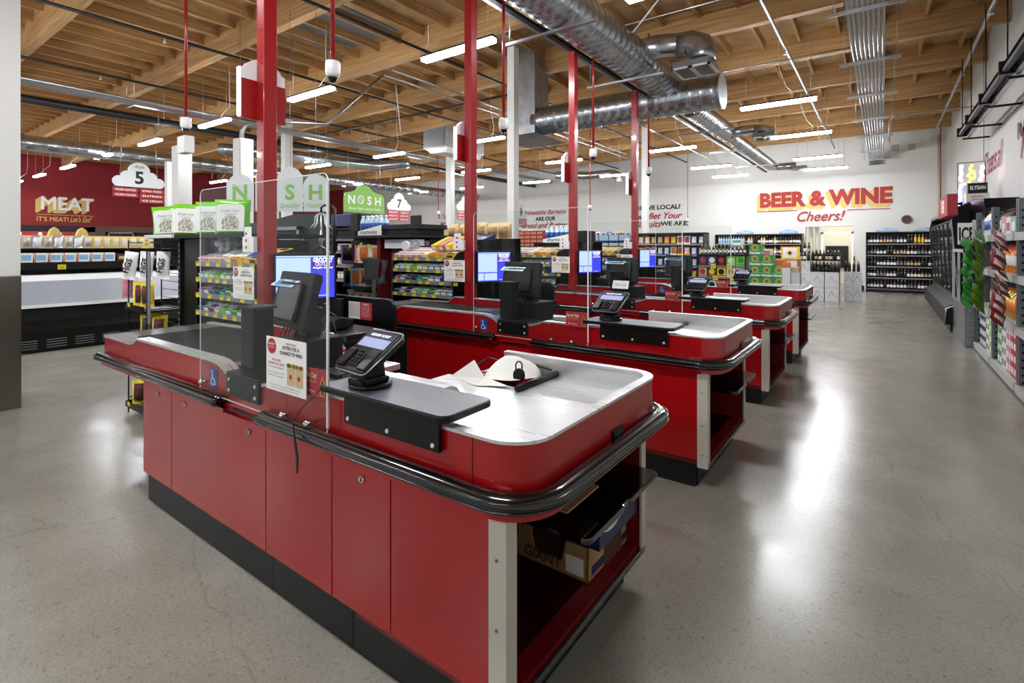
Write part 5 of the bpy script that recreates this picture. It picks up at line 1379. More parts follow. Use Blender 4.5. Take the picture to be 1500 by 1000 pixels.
# ---------------------------------------------------------------- first endcap: pouches, figs, egg bowl
t = thing('nut_endcap', 'tall black endcap tower beside the first candy rack', 'shelving', (-4.8, 2.3, 0))
part('tower', MB().box(-4.98, 1.95, 0, -4.56, 2.9, 1.56), ['black'], t, bev=.004)
part('upright', MB().box(-5.02, 1.93, 0, -4.98, 2.0, 1.57), ['black_matte'], t)
b = MB()
for k in range(28): b.box(-5.012, 1.927, .15+.05*k, -4.99, 1.93, .17+.05*k)
part('slots', b, ['grey'], t)
part('top_board', MB().box(-5.5, 1.86, 1.565, -3.75, 2.6, 1.592), ['black_matte'], t)
part('shelf_lip', MB().box(-5.52, 1.84, 1.57, -4.92, 1.86, 1.6), ['cloud'], t, 'pale shelf lip')
GP = mesh('gp', MB().pillow(.27, .27, .09, Matrix.Identity(4), 0, None, 8, 9, seam=.0, gus=1), ['pouch_green'])
GL = MB()
lp = plan([(-.1, .02), (.1, .02), (.105, .17), ('arc', .075, .2, .03, 0, 90), ('arc', -.075, .2, .03, 90, 180), (-.105, .17)], 4)
GL.prism(lp, 'y', -.052, -.05, 0)
GLN = MB(); GLN.prism(plan([(-.06, .035), (.06, .035), (.065, .09), ('arc', 0, .09, .06, 30, 150), (-.065, .09)], 4), 'y', -.0535, -.052, 0)
GLT = MB().text('Pumpkin Seeds', .03, face_my(0, -.0535, .17), 0, .0, w=.13).text('raw & natural', .02, face_my(0, -.0535, .15), 0, 0, w=.09)
gm = [mesh('l', GL, ['paper']), mesh('n', GLN, ['nuts']), mesh('t', GLT, ['print_grey'])]
for i, (x, rz, ry, lab) in enumerate(((-5.32, 50, -4, 'leaning green nut pouch at the outer end of the top board'), (-4.93, 38, 2, 'green nut pouch second from the outer end of the top board'),
                              (-4.5, 36, 0, 'green nut pouch third from the outer end of the top board'), (-4.14, 42, 0, 'green nut pouch nearest the first red post on the top board'), (-5.12, 20, 9, 'green nut pouch slumped against the leaning one'))):
    t = thing('nut_pouch', lab, 'pouch', (x, 1.98 + (.04 if i == 4 else 0), 1.594), 'green nut pouches', rz)
    t.rotation_euler[1] = math.radians(ry)
    for nm, me in zip(('pouch', 'label', 'seed_window', 'print'), [GP]+gm):
        o = bpy.data.objects.new(nm, me); COL.objects.link(o); o.parent = t
# wire side rack
t = thing('wire_rack', 'black wire side rack hung with fig and sweet bags', 'rack', (-5.3, 1.8, .1))
b = MB()
xa, xb, ya, yb = -5.52, -5.1, 1.72, 1.98
for x, y in ((xa, ya), (xb, ya), (xa, yb), (xb, yb)): b.cyl((x, y, .0), (x, y, 1.55), .006, n=6)
for z in (.14, .36, .95, 1.53):
    b.tube([(xa, ya, z), (xb, ya, z), (xb, yb, z), (xa, yb, z), (xa, ya, z)], .005, 5)
for k in range(18): b.cyl((xa, yb, .2+.075*k), (xb, yb, .2+.075*k), .003, n=4)
part('wires', b, ['black'], t)
for z in (.06, .64, .93): part('basket', MB().box(xa, ya-.02, z, xb, yb, z+.01).box(xa, ya-.025, z, xb, ya-.02, z+.05).box(xa-.005, ya-.02, z, xa, yb, z+.05), ['black'], t)
for i, z in enumerate((.96, .08)):
    part('price_tag', MB().box(-5.45, 1.69, z, -5.4, 1.694, z+.035), ['yellow_tag'], t)
part('price_strip', MB().box(-5.06, 1.71, .84, -5.0, 1.715, 1.45), ['price_rail'], t)
part('top_price', MB().box(-5.14, 1.7, 1.48, -4.98, 1.705, 1.54).text('1.99', .03, face_my(-5.05, 1.699, 1.5), 1, .02), ['paint_yellow', 'print_black'], t, 'yellow price card')
FB = MB().pillow(.115, .25, .045, Matrix.Identity(4), 0, 1, 6, 7)
FBm = mesh('fb', FB, ['white_gloss', 'white']); FT = mesh('ft', MB().text('FIGS', .07, T(.015, -.03, .12) @ RX(90) @ RZ(80), 0, .03), ['print_black'])
for i, (x, yq, ry) in enumerate(((-5.47, 1.7, 8), (-5.37, 1.8, 4), (-5.27, 1.9, 2))):
    t = thing('fig_bag', 'white bag of figs on the wire rack, %s from the outer side' % ORD[i], 'bag', (x, yq, 1.2), 'fig bags', 45)
    t.rotation_euler[1] = math.radians(ry)
    for nm, me in (('bag', FBm), ('print', FT)):
        o = bpy.data.objects.new(nm, me); COL.objects.link(o); o.parent = t
YBm = mesh('yb', MB().pillow(.13, .22, .07, Matrix.Identity(4), 0, 1, 6, 7), ['pouch_yellow', 'brown']); YBt = mesh('yt', MB().text('BEEF', .03, face_my(0, -.04, .15), 0, .01), ['print_red'])
for i, (x, y, z, rz, lab) in enumerate(((-5.4, 1.78, .96, 12, 'yellow pet treat bag in the upper basket, outer one'), (-5.26, 1.78, .96, -8, 'yellow pet treat bag in the upper basket, inner one'), (-5.43, 1.78, .075, 8, 'yellow pet treat bag in the lowest basket'),
                              (-5.42, 1.84, .66, 15, 'yellow treat bag in the middle of the wire rack, outer one'), (-5.28, 1.84, .68, -8, 'yellow treat bag in the middle of the wire rack, centre one'), (-5.16, 1.84, .67, 5, 'yellow treat bag in the middle of the wire rack, inner one'))):
    t = thing('treat_bag', lab, 'bag', (x, y, z), 'yellow treat bags', rz+40)
    for nm, me in (('bag', YBm), ('print', YBt)):
        o = bpy.data.objects.new(nm, me); COL.objects.link(o); o.parent = t
PBm = mesh('pb', MB().pillow(.11, .2, .04, Matrix.Identity(4), 0, None, 5, 6), ['glue_pink'])
for i in range(2): place('sweet_bag', PBm, (-5.62+.03*i, 1.74, 1.02+.16*i), 'pink sweet bag hanging at the outer side of the wire rack, %s' % ('lower', 'upper')[i], 'bag', 'pink sweet bags', rz=60, s=.8)
# egg bowl on the first candy rack and bags beside it
t = thing('egg_bowl', 'clear bowl of white eggs on top of the first candy rack', 'bowl', (-4.33, 2.0, 1.44))
part('bowl', MB().lathe([(.06, 0), (.11, .02), (.135, .08), (.12, .15), (.1, .17)], (-4.36, 2.05, 1.44), 24), ['case_glass'], t)
EGG = mesh('egg', MB().sphere((0, 0, 0), .024, 10, 0, (1, 1, 1.25)), ['white'])
k = 0
for z, rr_, nn in ((1.475, .05, 5), (1.475, .0, 1), (1.52, .08, 8), (1.52, .035, 4), (1.565, .06, 6), (1.565, .0, 1)):
    for q in range(nn):
        a = 2*PI*q/nn + z*9
        place('egg', EGG, (-4.36+rr_*math.cos(a), 2.05+rr_*math.sin(a), z), 'white egg inside the clear bowl', 'egg', 'eggs in the clear bowl', rx=R.uniform(-40, 40)); k += 1
for i, (x, m, lab) in enumerate(((-4.1, 'cloth', 'white sweet bag lying on the first candy rack beside the eggs'), (-3.9, 'cloth', 'white sweet bag lying on the first candy rack, middle one'), (-3.72, 'blue', 'blue sweet bag lying on the first candy rack beside the red post'))):
    b = MB().pillow(.2, .16, .05, RX(-72), 0, None, 6, 6)
    place('sweet_bag', mesh('sw', b, [m]), (x, 1.9, 1.415), lab, 'bag', 'sweet bags on the first rack')
for i, (x, m, nm) in enumerate(((-3.9, 'yellow', 'yellow'), (-3.8, 'glue_pink', 'pink'), (-3.7, 'yellow', 'yellow'))):
    b = MB().box(-.045, 0, 0, .045, .24, .06).box(-.03, -.001, .01, .03, 0, .05, 1).xf(RX(24))
    place('tilted_candy_box', mesh('tc', b, [m, 'paper']), (x, Y0+DY+.75, 1.45), 'tilted %s candy box on the second candy rack, %s of three' % (nm, ('outer', 'middle', 'inner')[i]), 'candy', 'tilted boxes on the second rack', rz=-12)
t = thing('plastic_jar', 'clear plastic jar lying on the second candy rack', 'jar', (-4.4, Y0+DY+.85, 1.47))
part('jar', MB().lathe([(.03, 0), (.07, .02), (.08, .08), (.07, .13)], (-4.38, Y0+DY+.8, 1.5), 16, 0, 'y'), ['case_glass'], t)
part('lid', MB().lathe([(.055, 0), (.055, .03)], (-4.38, Y0+DY+.76, 1.5), 18, 0, 'y'), ['white'], t)

# ---------------------------------------------------------------- dark cooler and ornament seen through the first shield
t = thing('dark_cooler', 'dark grey cooler hood with an open pale compartment', 'cooler', (-5.6, 3.6, 0))
part('hood', MB().prism([(-6.9, 1.6), (-4.95, 1.6), (-4.95, 1.85), (-5.5, 1.86), (-6.2, 1.78), (-6.9, 1.8)], 'y', 3.3, 3.42), ['charcoal'], t)
part('body', MB().box(-6.9, 3.34, 0, -4.95, 3.42, 1.4), ['black_matte'], t)
part('panel', MB().box(-5.3, 3.32, 1.4, -4.95, 3.42, 1.6).box(-6.9, 3.32, 1.4, -6.0, 3.42, 1.6), ['charcoal'], t)
part('inside', MB().box(-6.0, 3.4, 1.4, -5.3, 3.42, 1.6), ['cloth'], t)  # pale panel at the back of the compartment
part('frame', MB().box(-5.35, 3.25, 1.38, -5.3, 3.3, 1.72).box(-5.9, 3.25, 1.68, -5.3, 3.3, 1.72), ['steel_dark'], t)
t = thing('bell_ornament', 'clear ribbed bell hanging from a black hook arm', 'ornament', (-4.02, 2.7, 1.45))
part('hook', MB().tube([(-3.85, 2.7, 1.2), (-3.85, 2.7, 1.82), (-3.88, 2.7, 1.85), (-4.0, 2.7, 1.86), (-4.05, 2.7, 1.84), (-4.05, 2.7, 1.79)], .01, 6), ['black'], t)
b = MB()
for k in range(10):
    a = 2*PI*k/10; c_, s_ = math.cos(a), math.sin(a)
    b.tube([(-4.05+.02*c_, 2.7+.02*s_, 1.79), (-4.05+.05*c_, 2.7+.05*s_, 1.76), (-4.05+.055*c_, 2.7+.055*s_, 1.7), (-4.05+.095*c_, 2.7+.095*s_, 1.65)], .007, 5)
part('bell', b, ['foil_silver'], t)
part('clapper', MB().tube([(-4.05, 2.7, 1.7), (-4.05, 2.7, 1.6), (-4.04, 2.7, 1.57), (-4.05, 2.7, 1.53), (-4.08, 2.7, 1.48)], [.006, .012, .03, .014, .02], 8), ['foil_silver'], t)
part('foot', MB().tube([(-4.18, 2.7, 1.44), (-4.05, 2.7, 1.5), (-3.92, 2.7, 1.44)], .008, 5), ['foil_silver'], t)
# white slat column and navy header beside the shield edge
t = thing('card_spinner', 'slim tower of pale tag strips beside the first shield edge', 'rack', (-5.95, 4.4, 0))
part('post', MB().box(-6.05, 4.5, 0, -5.9, 4.55, 1.95), ['black'], t)
b = MB()
for k in range(9): b.box(-6.08, 4.46, .85+.09*k, -5.93, 4.5, .89+.09*k)
part('strips', b, ['price_rail'], t)
t = thing('header_board', 'dark navy header board of the aisle unit', 'header', (-7.6, 5.5, 1.85))
part('board', MB().box(-8.1, 5.5, 1.84, -7.2, 5.9, 2.05), ['navy'], t, bev=.01)
part('legs', MB().box(-8.1, 5.6, 0, -8.0, 5.9, 1.84).box(-7.3, 5.6, 0, -7.2, 5.9, 1.84), ['black'], t)
t = shelf_unit('dry_goods_shelf', 'dark shelving of small jars under the navy header', -8.0, -7.3, 5.6, 5.95, [.9, 1.15, 1.4, 1.62], 1.82)
JS = mesh('js', MB().lathe([(.035, 0), (.035, .02), (.036, .021, 1), (.036, .1), (.03, .12, 2), (.03, .14, 2)], n=10), ['tan', 'paper', 'white'])
for k, z in enumerate((.9, 1.15, 1.4, 1.62)):
    for q in range(7): place('spice_jar', JS, (-7.93+.093*q, 5.66, z), 'small pale jar under the navy header, %s shelf up, %s along' % (ORD[k], ORD[q]), 'jar', 'jars under the navy header')

# ---------------------------------------------------------------- hanging signs
CL2 = plan([(-.6, 0), ('arc', -.47, .14, .15, 250, 90), ('arc', -.28, .28, .16, 180, 80), ('arc', .0, .42, .27, 165, 15), ('arc', .28, .28, .16, 100, 0), ('arc', .47, .14, .15, 90, -70), (.6, 0)], 8)
def aisle_sign(num, x, yc, z, lab, slats, s_=.95, top=5.0):
    t = thing('aisle_sign', lab, 'sign', (x, yc, z))
    part('cloud', MB().prism([(yc+a*s_, z+b_*s_) for a, b_ in CL2], 'x', x-.02, x+.02), ['cloud'], t, 'pale grey cloud board')
    part('number', MB().text(num, .45, face_px(x+.022, yc, z+.1), 0, .03).text('Aisle', .12, face_px(x+.022, yc, z+.5), 0, 0, .3), ['print_black'], t)
    for r_, (u, wd, s1) in enumerate(slats):
        zz = z-.12-.13*(r_//2)
        sp_ = part('slat', MB().box(x-.01, yc+u-wd/2, zz-.02, x+.01, yc+u+wd/2, zz+.09), ['paint_red'], t)
        part('lettering', MB().text(s1, .07, face_px(x+.012, yc+u, zz+.01), 0, .01, w=wd*.8), ['print_white'], sp_)
    for u in (-.45, .45): part('wire', MB().cyl((x, yc+u*s_, z+.2), (x, yc+u*s_*.8, top), .006, n=4), ['conduit'], t)
    for u in (-.45, -.1, .12, .45): part('link', MB().cyl((x, yc+u, z), (x, yc+u, z-.2), .005, n=4), ['conduit'], t)
aisle_sign('5', -16, 5.22, 3.05, 'cloud shaped aisle five sign with red slats', [(-.3, .56, 'FROZEN SEAFOOD'), (.3, .56, 'ETHNIC FOODS'), (-.3, .56, 'FROZEN CHICKEN'), (.3, .56, 'ENTREES'), (.3, .56, 'ICE CREAM')][:1] + [(.3, .56, 'ETHNIC FOODS'), (-.3, .56, 'FROZEN CHICKEN'), (.3, .56, 'ENTREES'), (9, .01, ''), (.3, .56, 'ICE CREAM')][:3] + [(.3, .56, 'ICE CREAM')])
aisle_sign('7', -15, 13.35, 2.86, 'cloud shaped aisle seven sign with red slats', [(-.28, .52, 'SOUPS'), (.28, .52, 'CANNED FOODS'), (-.28, .52, 'PASTA'), (.28, .52, 'INTL FOODS'), (-.28, .52, 'SAUCES'), (.28, .52, 'RICE')])
aisle_sign('8', -15, 17.2, 3.06, 'cloud shaped aisle sign half hidden by the second red post', [(-.28, .52, 'CEREAL'), (.28, .52, 'COFFEE'), (-.28, .52, 'BAKING'), (.28, .52, 'TEA'), (-.28, .52, 'SPICES'), (.28, .52, 'OILS')])
aisle_sign('9', -13.2, 18.9, 2.75, 'cloud shaped aisle nine sign cut by a white column', [(-.25, .46, 'CHIPS'), (.25, .46, 'CRACKERS'), (-.25, .46, 'COOKIES'), (.25, .46, 'NUTS'), (-.25, .46, 'BREAD'), (.25, .46, 'WATER')], .7)
aisle_sign('6', -13.5, 8.3, 2.75, 'cloud shaped aisle sign peeping behind the letter sign', [(-.28, .52, 'HEALTH'), (.28, .52, 'BEAUTY'), (-.28, .52, 'PET'), (.28, .52, 'BABY')], .8)
# green sign
t = thing('nosh_sign', 'green cloud shaped sign with white letters over the water bottles', 'sign', (-13, 10.2, 2.55))
NP = plan([(-.76, 0), (-.76, .35), ('arc', -.58, .42, .18, 180, 80), ('arc', -.02, .5, .36, 150, 30), ('arc', .56, .42, .2, 100, 0), (.76, .3), (.76, 0)], 8)
part('board', MB().prism([(10.18+a, 2.52+b_) for a, b_ in NP], 'x', -13.02, -12.98), ['nosh_green'], t)
b = MB()
for i, ch in enumerate('N SH'):
    if ch != ' ': b.text(ch, .36, face_px(-12.97, 10.18-.5+.33*i, 2.78), 0, .03)
b.tube([(-12.97, 10.01+.1*math.cos(a*PI/8), 2.91+.12*math.sin(a*PI/8)) for a in range(17)], .026, 5).tube([(-12.97, 9.97, 2.98), (-12.97, 10.03, 2.9), (-12.97, 10.04, 2.84)], .02, 5)
b.text('Natural  Organic  Specialty  Healthy', .11, face_px(-12.97, 10.18, 2.61), 0, .005, .35, w=1.2)
part('lettering', b, ['print_white'], t)
for u in (-.6, .6): part('wire', MB().cyl((-13, 10.18+u, 3.0), (-13, 10.18+u, 5), .006, n=4), ['conduit'], t)
# white letter boards, facing the tills
for i, (px_, ch, wd, w_, hh) in enumerate(((0, 'N', 'Natural', .66, .78), (1, 'O', 'Organic', .5, .95), (2, 'S', 'Specialty', .62, .95), (3, 'H', 'Healthy', .58, .8))):
    # boards hang side by side, turned towards the tills
    off_ = (0, .66, 1.16, 1.84)[i] + (.0, .03, .06, .02)[i]
    KB = .78
    t = thing('letter_board', 'white hanging board with a green letter %s and green script' % ch, 'sign', ((-9.55+off_*.79*.74)*KB, (4.45+off_*.61*.74)*KB, 1.5+.62*KB), 'green letter boards', 38)
    P = lambda nm, b_, m, lab=None: part(nm, b_.xf(Matrix.Scale(KB, 4)), m, t, lab, 0, local=True)
    w2_ = w_*.72
    hh_ = hh*.86
    P('board', MB().prism([(0, 0), (w2_, 0), (w2_, hh_*.78), (w2_*.8, hh_*.93), (w2_*.5, hh_), (w2_*.2, hh_*.93), (0, hh_*.78)], 'y', 0, .02), ['cloud'])
    P('lettering', MB().text(ch, .37, face_my(w2_/2, -.003, .22), 0, .035).text(wd, .12, face_my(w2_/2, -.003, .07), 0, .005, .35, w=w2_*.8), ['nosh_green'])
    P('wire', MB().cyl((w2_/2, .01, hh_), (w2_/2, .01, 3.6), .005, n=4), ['conduit'])

# ---------------------------------------------------------------- open freezer run near the white column
t = thing('coffin_freezer', 'long black open freezer with grey sloping lids', 'freezer', (-10.4, 2.5, 0))
F0, F1 = -1.5, 4.2
part('base', MB().box(-11.2, F0, 0, -9.72, F1, .3), ['black'], t)
part('lower_skirt', MB().prism([(-9.6, .02), (-9.6, .3), (-9.72, .42), (-9.78, .42), (-9.78, .02)], 'y', F0, F1), ['black'], t)
part('body', MB().box(-11.2, F0, .3, -9.75, F1, .64), ['black_matte'], t)
part('bumper', MB().box(-9.75, F0, .62, -9.69, F1, .66), ['white'], t, 'white bumper strip')
part('glass_front', MB().prism([(-9.72, .66), (-9.75, .66), (-9.9, .98), (-9.88, .99)], 'y', F0, F1), ['lid_grey'], t, 'grey sloping front')
part('lid', MB().prism([(-9.88, .99), (-9.9, .97), (-10.35, 1.08), (-10.35, 1.1)], 'y', F0, F1), ['cloud'], t)
part('lid_handle', MB().box(-9.69, 3.0, .6, -9.66, 3.15, .64), ['white'], t)
part('ledge', MB().box(-10.38, F0, 1.08, -10.2, F1, 1.14), ['black_gloss'], t)
part('shelf', MB().box(-10.9, F0, 1.22, -10.36, F1, 1.25), ['black'], t)
part('shelf', MB().box(-10.9, F0, 1.44, -10.5, F1, 1.46), ['black'], t)
part('price_rail', MB().box(-10.36, F0, 1.12, -10.33, F1, 1.25), ['black_matte'], t)
part('back', MB().box(-10.95, F0, .6, -10.9, F1, 1.66), ['black'], t)
b = MB()
for k in range(7):
    for j in range(4): b.box(-9.6, 1.7+.32*k, .06+.035*j, -9.596, 1.92+.32*k, .07+.035*j)
part('vent_slots', b, ['grey'], t)
for i, y in enumerate((2.35, 3.3)):
    part('price_card', MB().box(-10.33, y-.05, 1.13, -10.326, y+.05, 1.21).text('1.99' if i else '1.49', .035, face_px(-10.325, y, 1.155), 1, .01), ['yellow_tag', 'print_black'], t)
FX = mesh('fx', MB().box(0, -.075, 0, .12, .075, .14).box(.12, -.055, .03, .121, .055, .11, 1).box(.12, -.075, 0, .1215, -.06, .14, 2), ['paper', 'cloud_blue', 'orange'])
FY = mesh('fy', MB().box(0, -.06, 0, .12, .06, .12).box(.12, -.04, .03, .121, .04, .08, 1), ['brown', 'tan'])
for q in range(13):
    y = 1.78+.17*q
    if q < 8: place('frozen_box', FX, (-10.5, y, 1.25), 'white and blue box, freezer shelf, %s from the steel column' % ORD[q], 'box', 'boxes on the freezer shelf')
    else: place('frozen_box', FY, (-10.5, y, 1.25), 'brown box, freezer shelf, %s from the steel column' % ORD[q], 'box', 'boxes on the freezer shelf')
FZ = [(mesh('fz', MB().pillow(.13, .2, .05, RZ(90), 0, 1, 5, 6), [a, c]), nm) for a, c, nm in (('foil_silver', 'white', 'silver'), ('tan', 'foil_silver', 'tan and silver'), ('paint_yellow', 'cloth', 'pale yellow'))]
for q in range(16):
    me, nm = FZ[0 if q < 9 and q % 2 else (1 if q < 9 else 2)]
    place('snack_pack', me, (-10.62, 1.75+.125*q, 1.462), '%s pack, upper freezer shelf, %s from the steel column' % (nm, ORD[q]), 'pack', 'packs on the upper freezer shelf')
for i, y in enumerate((2.35, 2.7)): place('yellow_carton', mesh('yc', MB().prism([(-.08, 0), (.08, 0), (.05, .1), (0, .14), (-.05, .1)], 'x', 0, .1), ['paint_yellow']), (-10.8, y, 1.66), 'pale yellow peaked carton above the silver packs, %s' % ('outer', 'inner')[i], 'carton', 'peaked cartons')
# upright glass door cases behind
t = thing('glass_door_cooler', 'dark upright cooler with glass doors before the red wall', 'cooler', (-16.3, 6.2, 0))
part('body', MB().box(-17, 4.3, 0, -16.1, 8.6, .2).box(-17, 4.3, 1.85, -16.05, 8.6, 2.0).box(-17, 4.3, 0, -16.9, 8.6, 2.0).box(-17, 4.3, 0, -16.02, 4.5, 1.98), ['brown'], t)
for k in range(7):
    y = 4.55+.58*k
    d = part('door', MB().box(-16.06, y, .2, -16.02, y+.03, 1.85).box(-16.06, y+.53, .2, -16.02, y+.56, 1.85).box(-16.06, y, 1.82, -16.02, y+.56, 1.85), ['steel_dark' if k == 0 else 'black'], t)
    part('pane', MB().box(-16.045, y+.03, .2, -16.04, y+.53, 1.82), ['case_glass'], d)
part('shelf', MB().box(-16.85, 4.5, .75, -16.15, 8.5, .78).box(-16.85, 4.5, 1.1, -16.15, 8.5, 1.13).box(-16.85, 4.5, 1.45, -16.15, 8.5, 1.48), ['charcoal'], t)
part('back_lining', MB().box(-16.88, 4.5, .3, -16.86, 8.5, 1.8), ['case_inside'], t)  # dark panel lining the back of the case
CM = [(mesh('cm', MB().box(0, -.11, 0, .15, .11, .24).box(.15, -.08, .05, .151, .08, .18, 1), [a, c]), nm) for a, c, nm in (('cloth', 'cloud_blue', 'white'), ('green', 'white', 'green'), ('brown', 'orange', 'brown'), ('glue_pink', 'white', 'pink'), ('charcoal', 'yellow', 'dark'))]
for k in range(3):
    for q in range(13):
        me, nm = CM[(q*2+k*3+q//3) % 5]
        place('frozen_pack', me, (-16.35, 4.65+.29*q, (.78, 1.13, 1.48)[k]), '%s pack behind glass doors, %s shelf, %s along' % (nm, ('lowest', 'middle', 'top')[k], ORD[q]), 'pack', 'packs behind the glass doors')
# meat case along the red wall
t = thing('meat_case', 'long open meat case under the red wall lettering', 'case', (-28.4, 6.5, 0))
part('body', MB().box(-28.98, 2, 0, -28, 12, .9), ['black'], t)
part('back', MB().box(-28.98, 2, .9, -28.8, 12, 2.3), ['charcoal'], t)
part('canopy', MB().box(-28.98, 2, 2.12, -28.1, 12, 2.35), ['charcoal'], t)
part('red_band', MB().box(-28.1, 2, 1.9, -28.08, 12, 2.1), ['paint_red'], t)
for z in (1.25, 1.6): part('shelf', MB().box(-28.8, 2, z, -28.3, 12, z+.03), ['black'], t)
for k in range(14): part('band_mark', MB().cyl((-28.08, 2.6+.62*k, 2.0), (-28.07, 2.6+.62*k, 2.0), .07, n=14), ['paper'], t)
MK = [(mesh('mk', MB().box(0, -.16, 0, .2, .16, .16), [a]), nm) for a, nm in (('cloth', 'white'), ('brown', 'brown'), ('yellow', 'yellow'), ('print_grey', 'grey'))]
for k in range(2):
    for q in range(14):
        me, nm = MK[(q*3+k+q//4) % 4]
        place('meat_pack', me, (-28.5, 5.0+.4*q, (1.28, 1.63)[k]), '%s pack in the meat case, %s shelf, %s along' % (nm, ('lower', 'upper')[k], ORD[q]), 'pack', 'packs in the meat case')
# other distant shelving filling the aisles
for i, (x0, x1, y, top, lab) in enumerate(((-15, -8.2, 12.4, 1.75, 'long distant aisle shelving behind the aisle six sign'), (-15, -7.0, 16.0, 1.75, 'long distant aisle shelving nearest the far wall'), (-14.6, -9.4, 6.8, 1.6, 'long distant aisle shelving behind the glass door cooler'), (-9.3, -6.6, 13.0, 1.7, 'distant aisle end shelving of bright groceries'))):
    t = shelf_unit('distant_shelf', lab, x0, x1, y, y+.6, [.5, .9, 1.3], top)
    cols = [CM, PKM][i % 2]
    for q in range(int((x1-x0)/.42)):
        me, nm = BAGM[(q*3+i) % len(BAGM)]
        place('grocery_bag', me, (x0+.25+.42*q, y+.2, top), '%s bag on top of the %s, %s along' % (nm, ('aisle six shelving', 'last aisle shelving', 'cooler aisle shelving', 'aisle end shelving')[i], ORD[q]), 'bag', 'bags on the distant shelving')
        me, nm = BAGM[(q*5+i+2) % len(BAGM)]
        place('grocery_bag', me, (x0+.25+.42*q, y+.2, 1.3), '%s bag, upper shelf of the %s, %s along' % (nm, ('aisle six shelving', 'last aisle shelving', 'cooler aisle shelving', 'aisle end shelving')[i], ORD[q]), 'bag', 'bags on the distant shelving')
# ---------------------------------------------------------------- side wall: steel shelving bays
XF, XB = 1.1, 1.56
def bay(y0_, y1, lab):
    t = thing('shelving_bay', lab, 'shelving', (1.33, (y0_+y1)/2, 0), 'grey shelving bays')
    for y in (y0_, y1-.04):
        u = part('upright', MB().box(XF, y, 0, XF+.06, y+.04, 1.98).box(XB-.04, y, 0, XB, y+.04, 1.98), ['rack_grey'], t)
        b = MB()
        for k in range(24): b.box(XF+.02, y-.001, .12+.075*k, XF+.04, y, .145+.075*k); b.box(XF-.001, y+.012, .12+.075*k, XF, y+.028, .145+.075*k)
        part('slots', b, ['black'], u)
        part('side_sheet', MB().box(XF+.06, y+.01, 0, XB-.04, y+.03, 1.6), ['rack_grey'], t)
    for z in (.1, .69, 1.2, 1.63):
        s_ = part('shelf', MB().box(XF-.0, y0_+.04, z-.03, XB, y1-.04, z), ['rack_light'], t)
        part('beam', MB().box(XF-.03, y0_+.02, z-.075, XF-.005, y1-.02, z+.005), ['rack_light'], s_, 'pale front beam')
    return t
bay(8.7, 10.03, 'grey shelving bay behind the hanging green bags')
bay(7.21, 8.66, 'grey shelving bay behind the hanging red bags')
bay(5.72, 7.17, 'grey shelving bay cut by the frame edge')
# bag strips
def chips(cm, pm):
    b = MB().pillow(.19, .22, .055, T(0, 0, -.22), 0, None if pm == cm else 1, 6, 8)
    return mesh('chips', b, [cm, pm])
strips = [('chips_green', 'white', 9.62, 1.52, 11, 'green', .03, .082), ('chips_olive', 'green_lime', 8.72, 1.6, 10, 'olive green', .0, .096), ('chips_red', 'paper', 7.36, 1.58, 10, 'red', .0, .092)]
for cm, pm, y, z, nb, nm, dx, dz in strips:
    me = chips(cm, cm if cm != 'chips_red' else pm)
    solo('clip_strip', MB().box(.985, y-.012, z-dz*nb-.05, .99, y+.012, z+.1).tube([(.99, y, z+.09), (1.07, y, z+.1)], .004, 5), ['foil_silver'], 'silver clip strip holding the %s bags' % nm, 'strip', (.985, y, z))
    for k in range(nb):
        place('chip_bag', me, (.97, y-.1+R.uniform(-.02, .02), z+.07-dz*k), '%s hanging bag, %s from the top of its strip' % (nm, ORD[k]), 'snack bag', '%s bags on the clip strip' % nm, rz=R.uniform(15, 40), rx=R.uniform(-50, -38), ry=R.uniform(32, 46), s=.85)
# bottles, jugs and boxes on the bays
JUG = {}
def jug(cm, lm, cap, h=.3, r=.075):
    k = (cm, lm, cap, h)
    if k not in JUG:
        JUG[k] = mesh('jug', MB().lathe([(r*.9, 0), (r, .015), (r, h*.25), (r*1.01, h*.251, 1), (r*1.01, h*.6), (r, h*.601), (r*.95, h*.7), (r*.5, h*.85), (r*.28, h*.9), (r*.28, h*.91, 2), (r*.33, h*.912, 2), (r*.33, h, 2)], n=14, sq=(1, .8)), [cm, lm, cap])
    return JUG[k]
items = []
for q in range(4): items.append((jug('orange', 'print_red', 'white', .32), (1.24, 8.85+.17*q, 1.2), 'orange drink jug behind the green bags, upper row, %s along' % ORD[q]))
for q in range(4): items.append((jug('orange', 'paper', 'orange', .32), (1.24, 8.85+.17*q, .69), 'orange drink jug behind the green bags, lower row, %s along' % ORD[q]))
for q in range(5): items.append((jug('orange', 'cloth', 'print_red', .32), (1.22, 7.75+.16*q, 1.2), 'orange jug in the bay of the red bags, upper row, %s along' % ORD[q]))
for q in range(5): items.append((jug('gold', 'orange', 'orange', .32), (1.22, 7.75+.16*q, .69), 'amber jug in the bay of the red bags, lower row, %s along' % ORD[q]))
for q in range(4): items.append((jug('brown', 'cloth', 'brown', .3), (1.22, 8.0+.16*q, 1.63), 'brown jug on the top shelf behind the red bags, %s along' % ORD[q]))
for q in range(3): items.append((jug('white', 'blue', 'print_red', .34), (1.2, 9.15+.17*q, 1.63), 'white and blue jug on the top shelf by the ice sign, %s along' % ORD[q]))
for q in range(2): items.append((jug('green', 'white', 'green', .3), (1.2, 8.8+.17*q, 1.63), 'green bottle on the top shelf above the olive bags, %s along' % ORD[q]))
for q in range(6): items.append((jug('green', 'green_lime', 'print_red', .3), (1.22, 6.2+.15*q, 1.2), 'green bottle in the bay at the frame edge, upper row, %s along' % ORD[q]))
for me, loc, lab in items: place('drink_jug', me, loc, lab, 'jug', 'jugs and bottles on the side shelving')
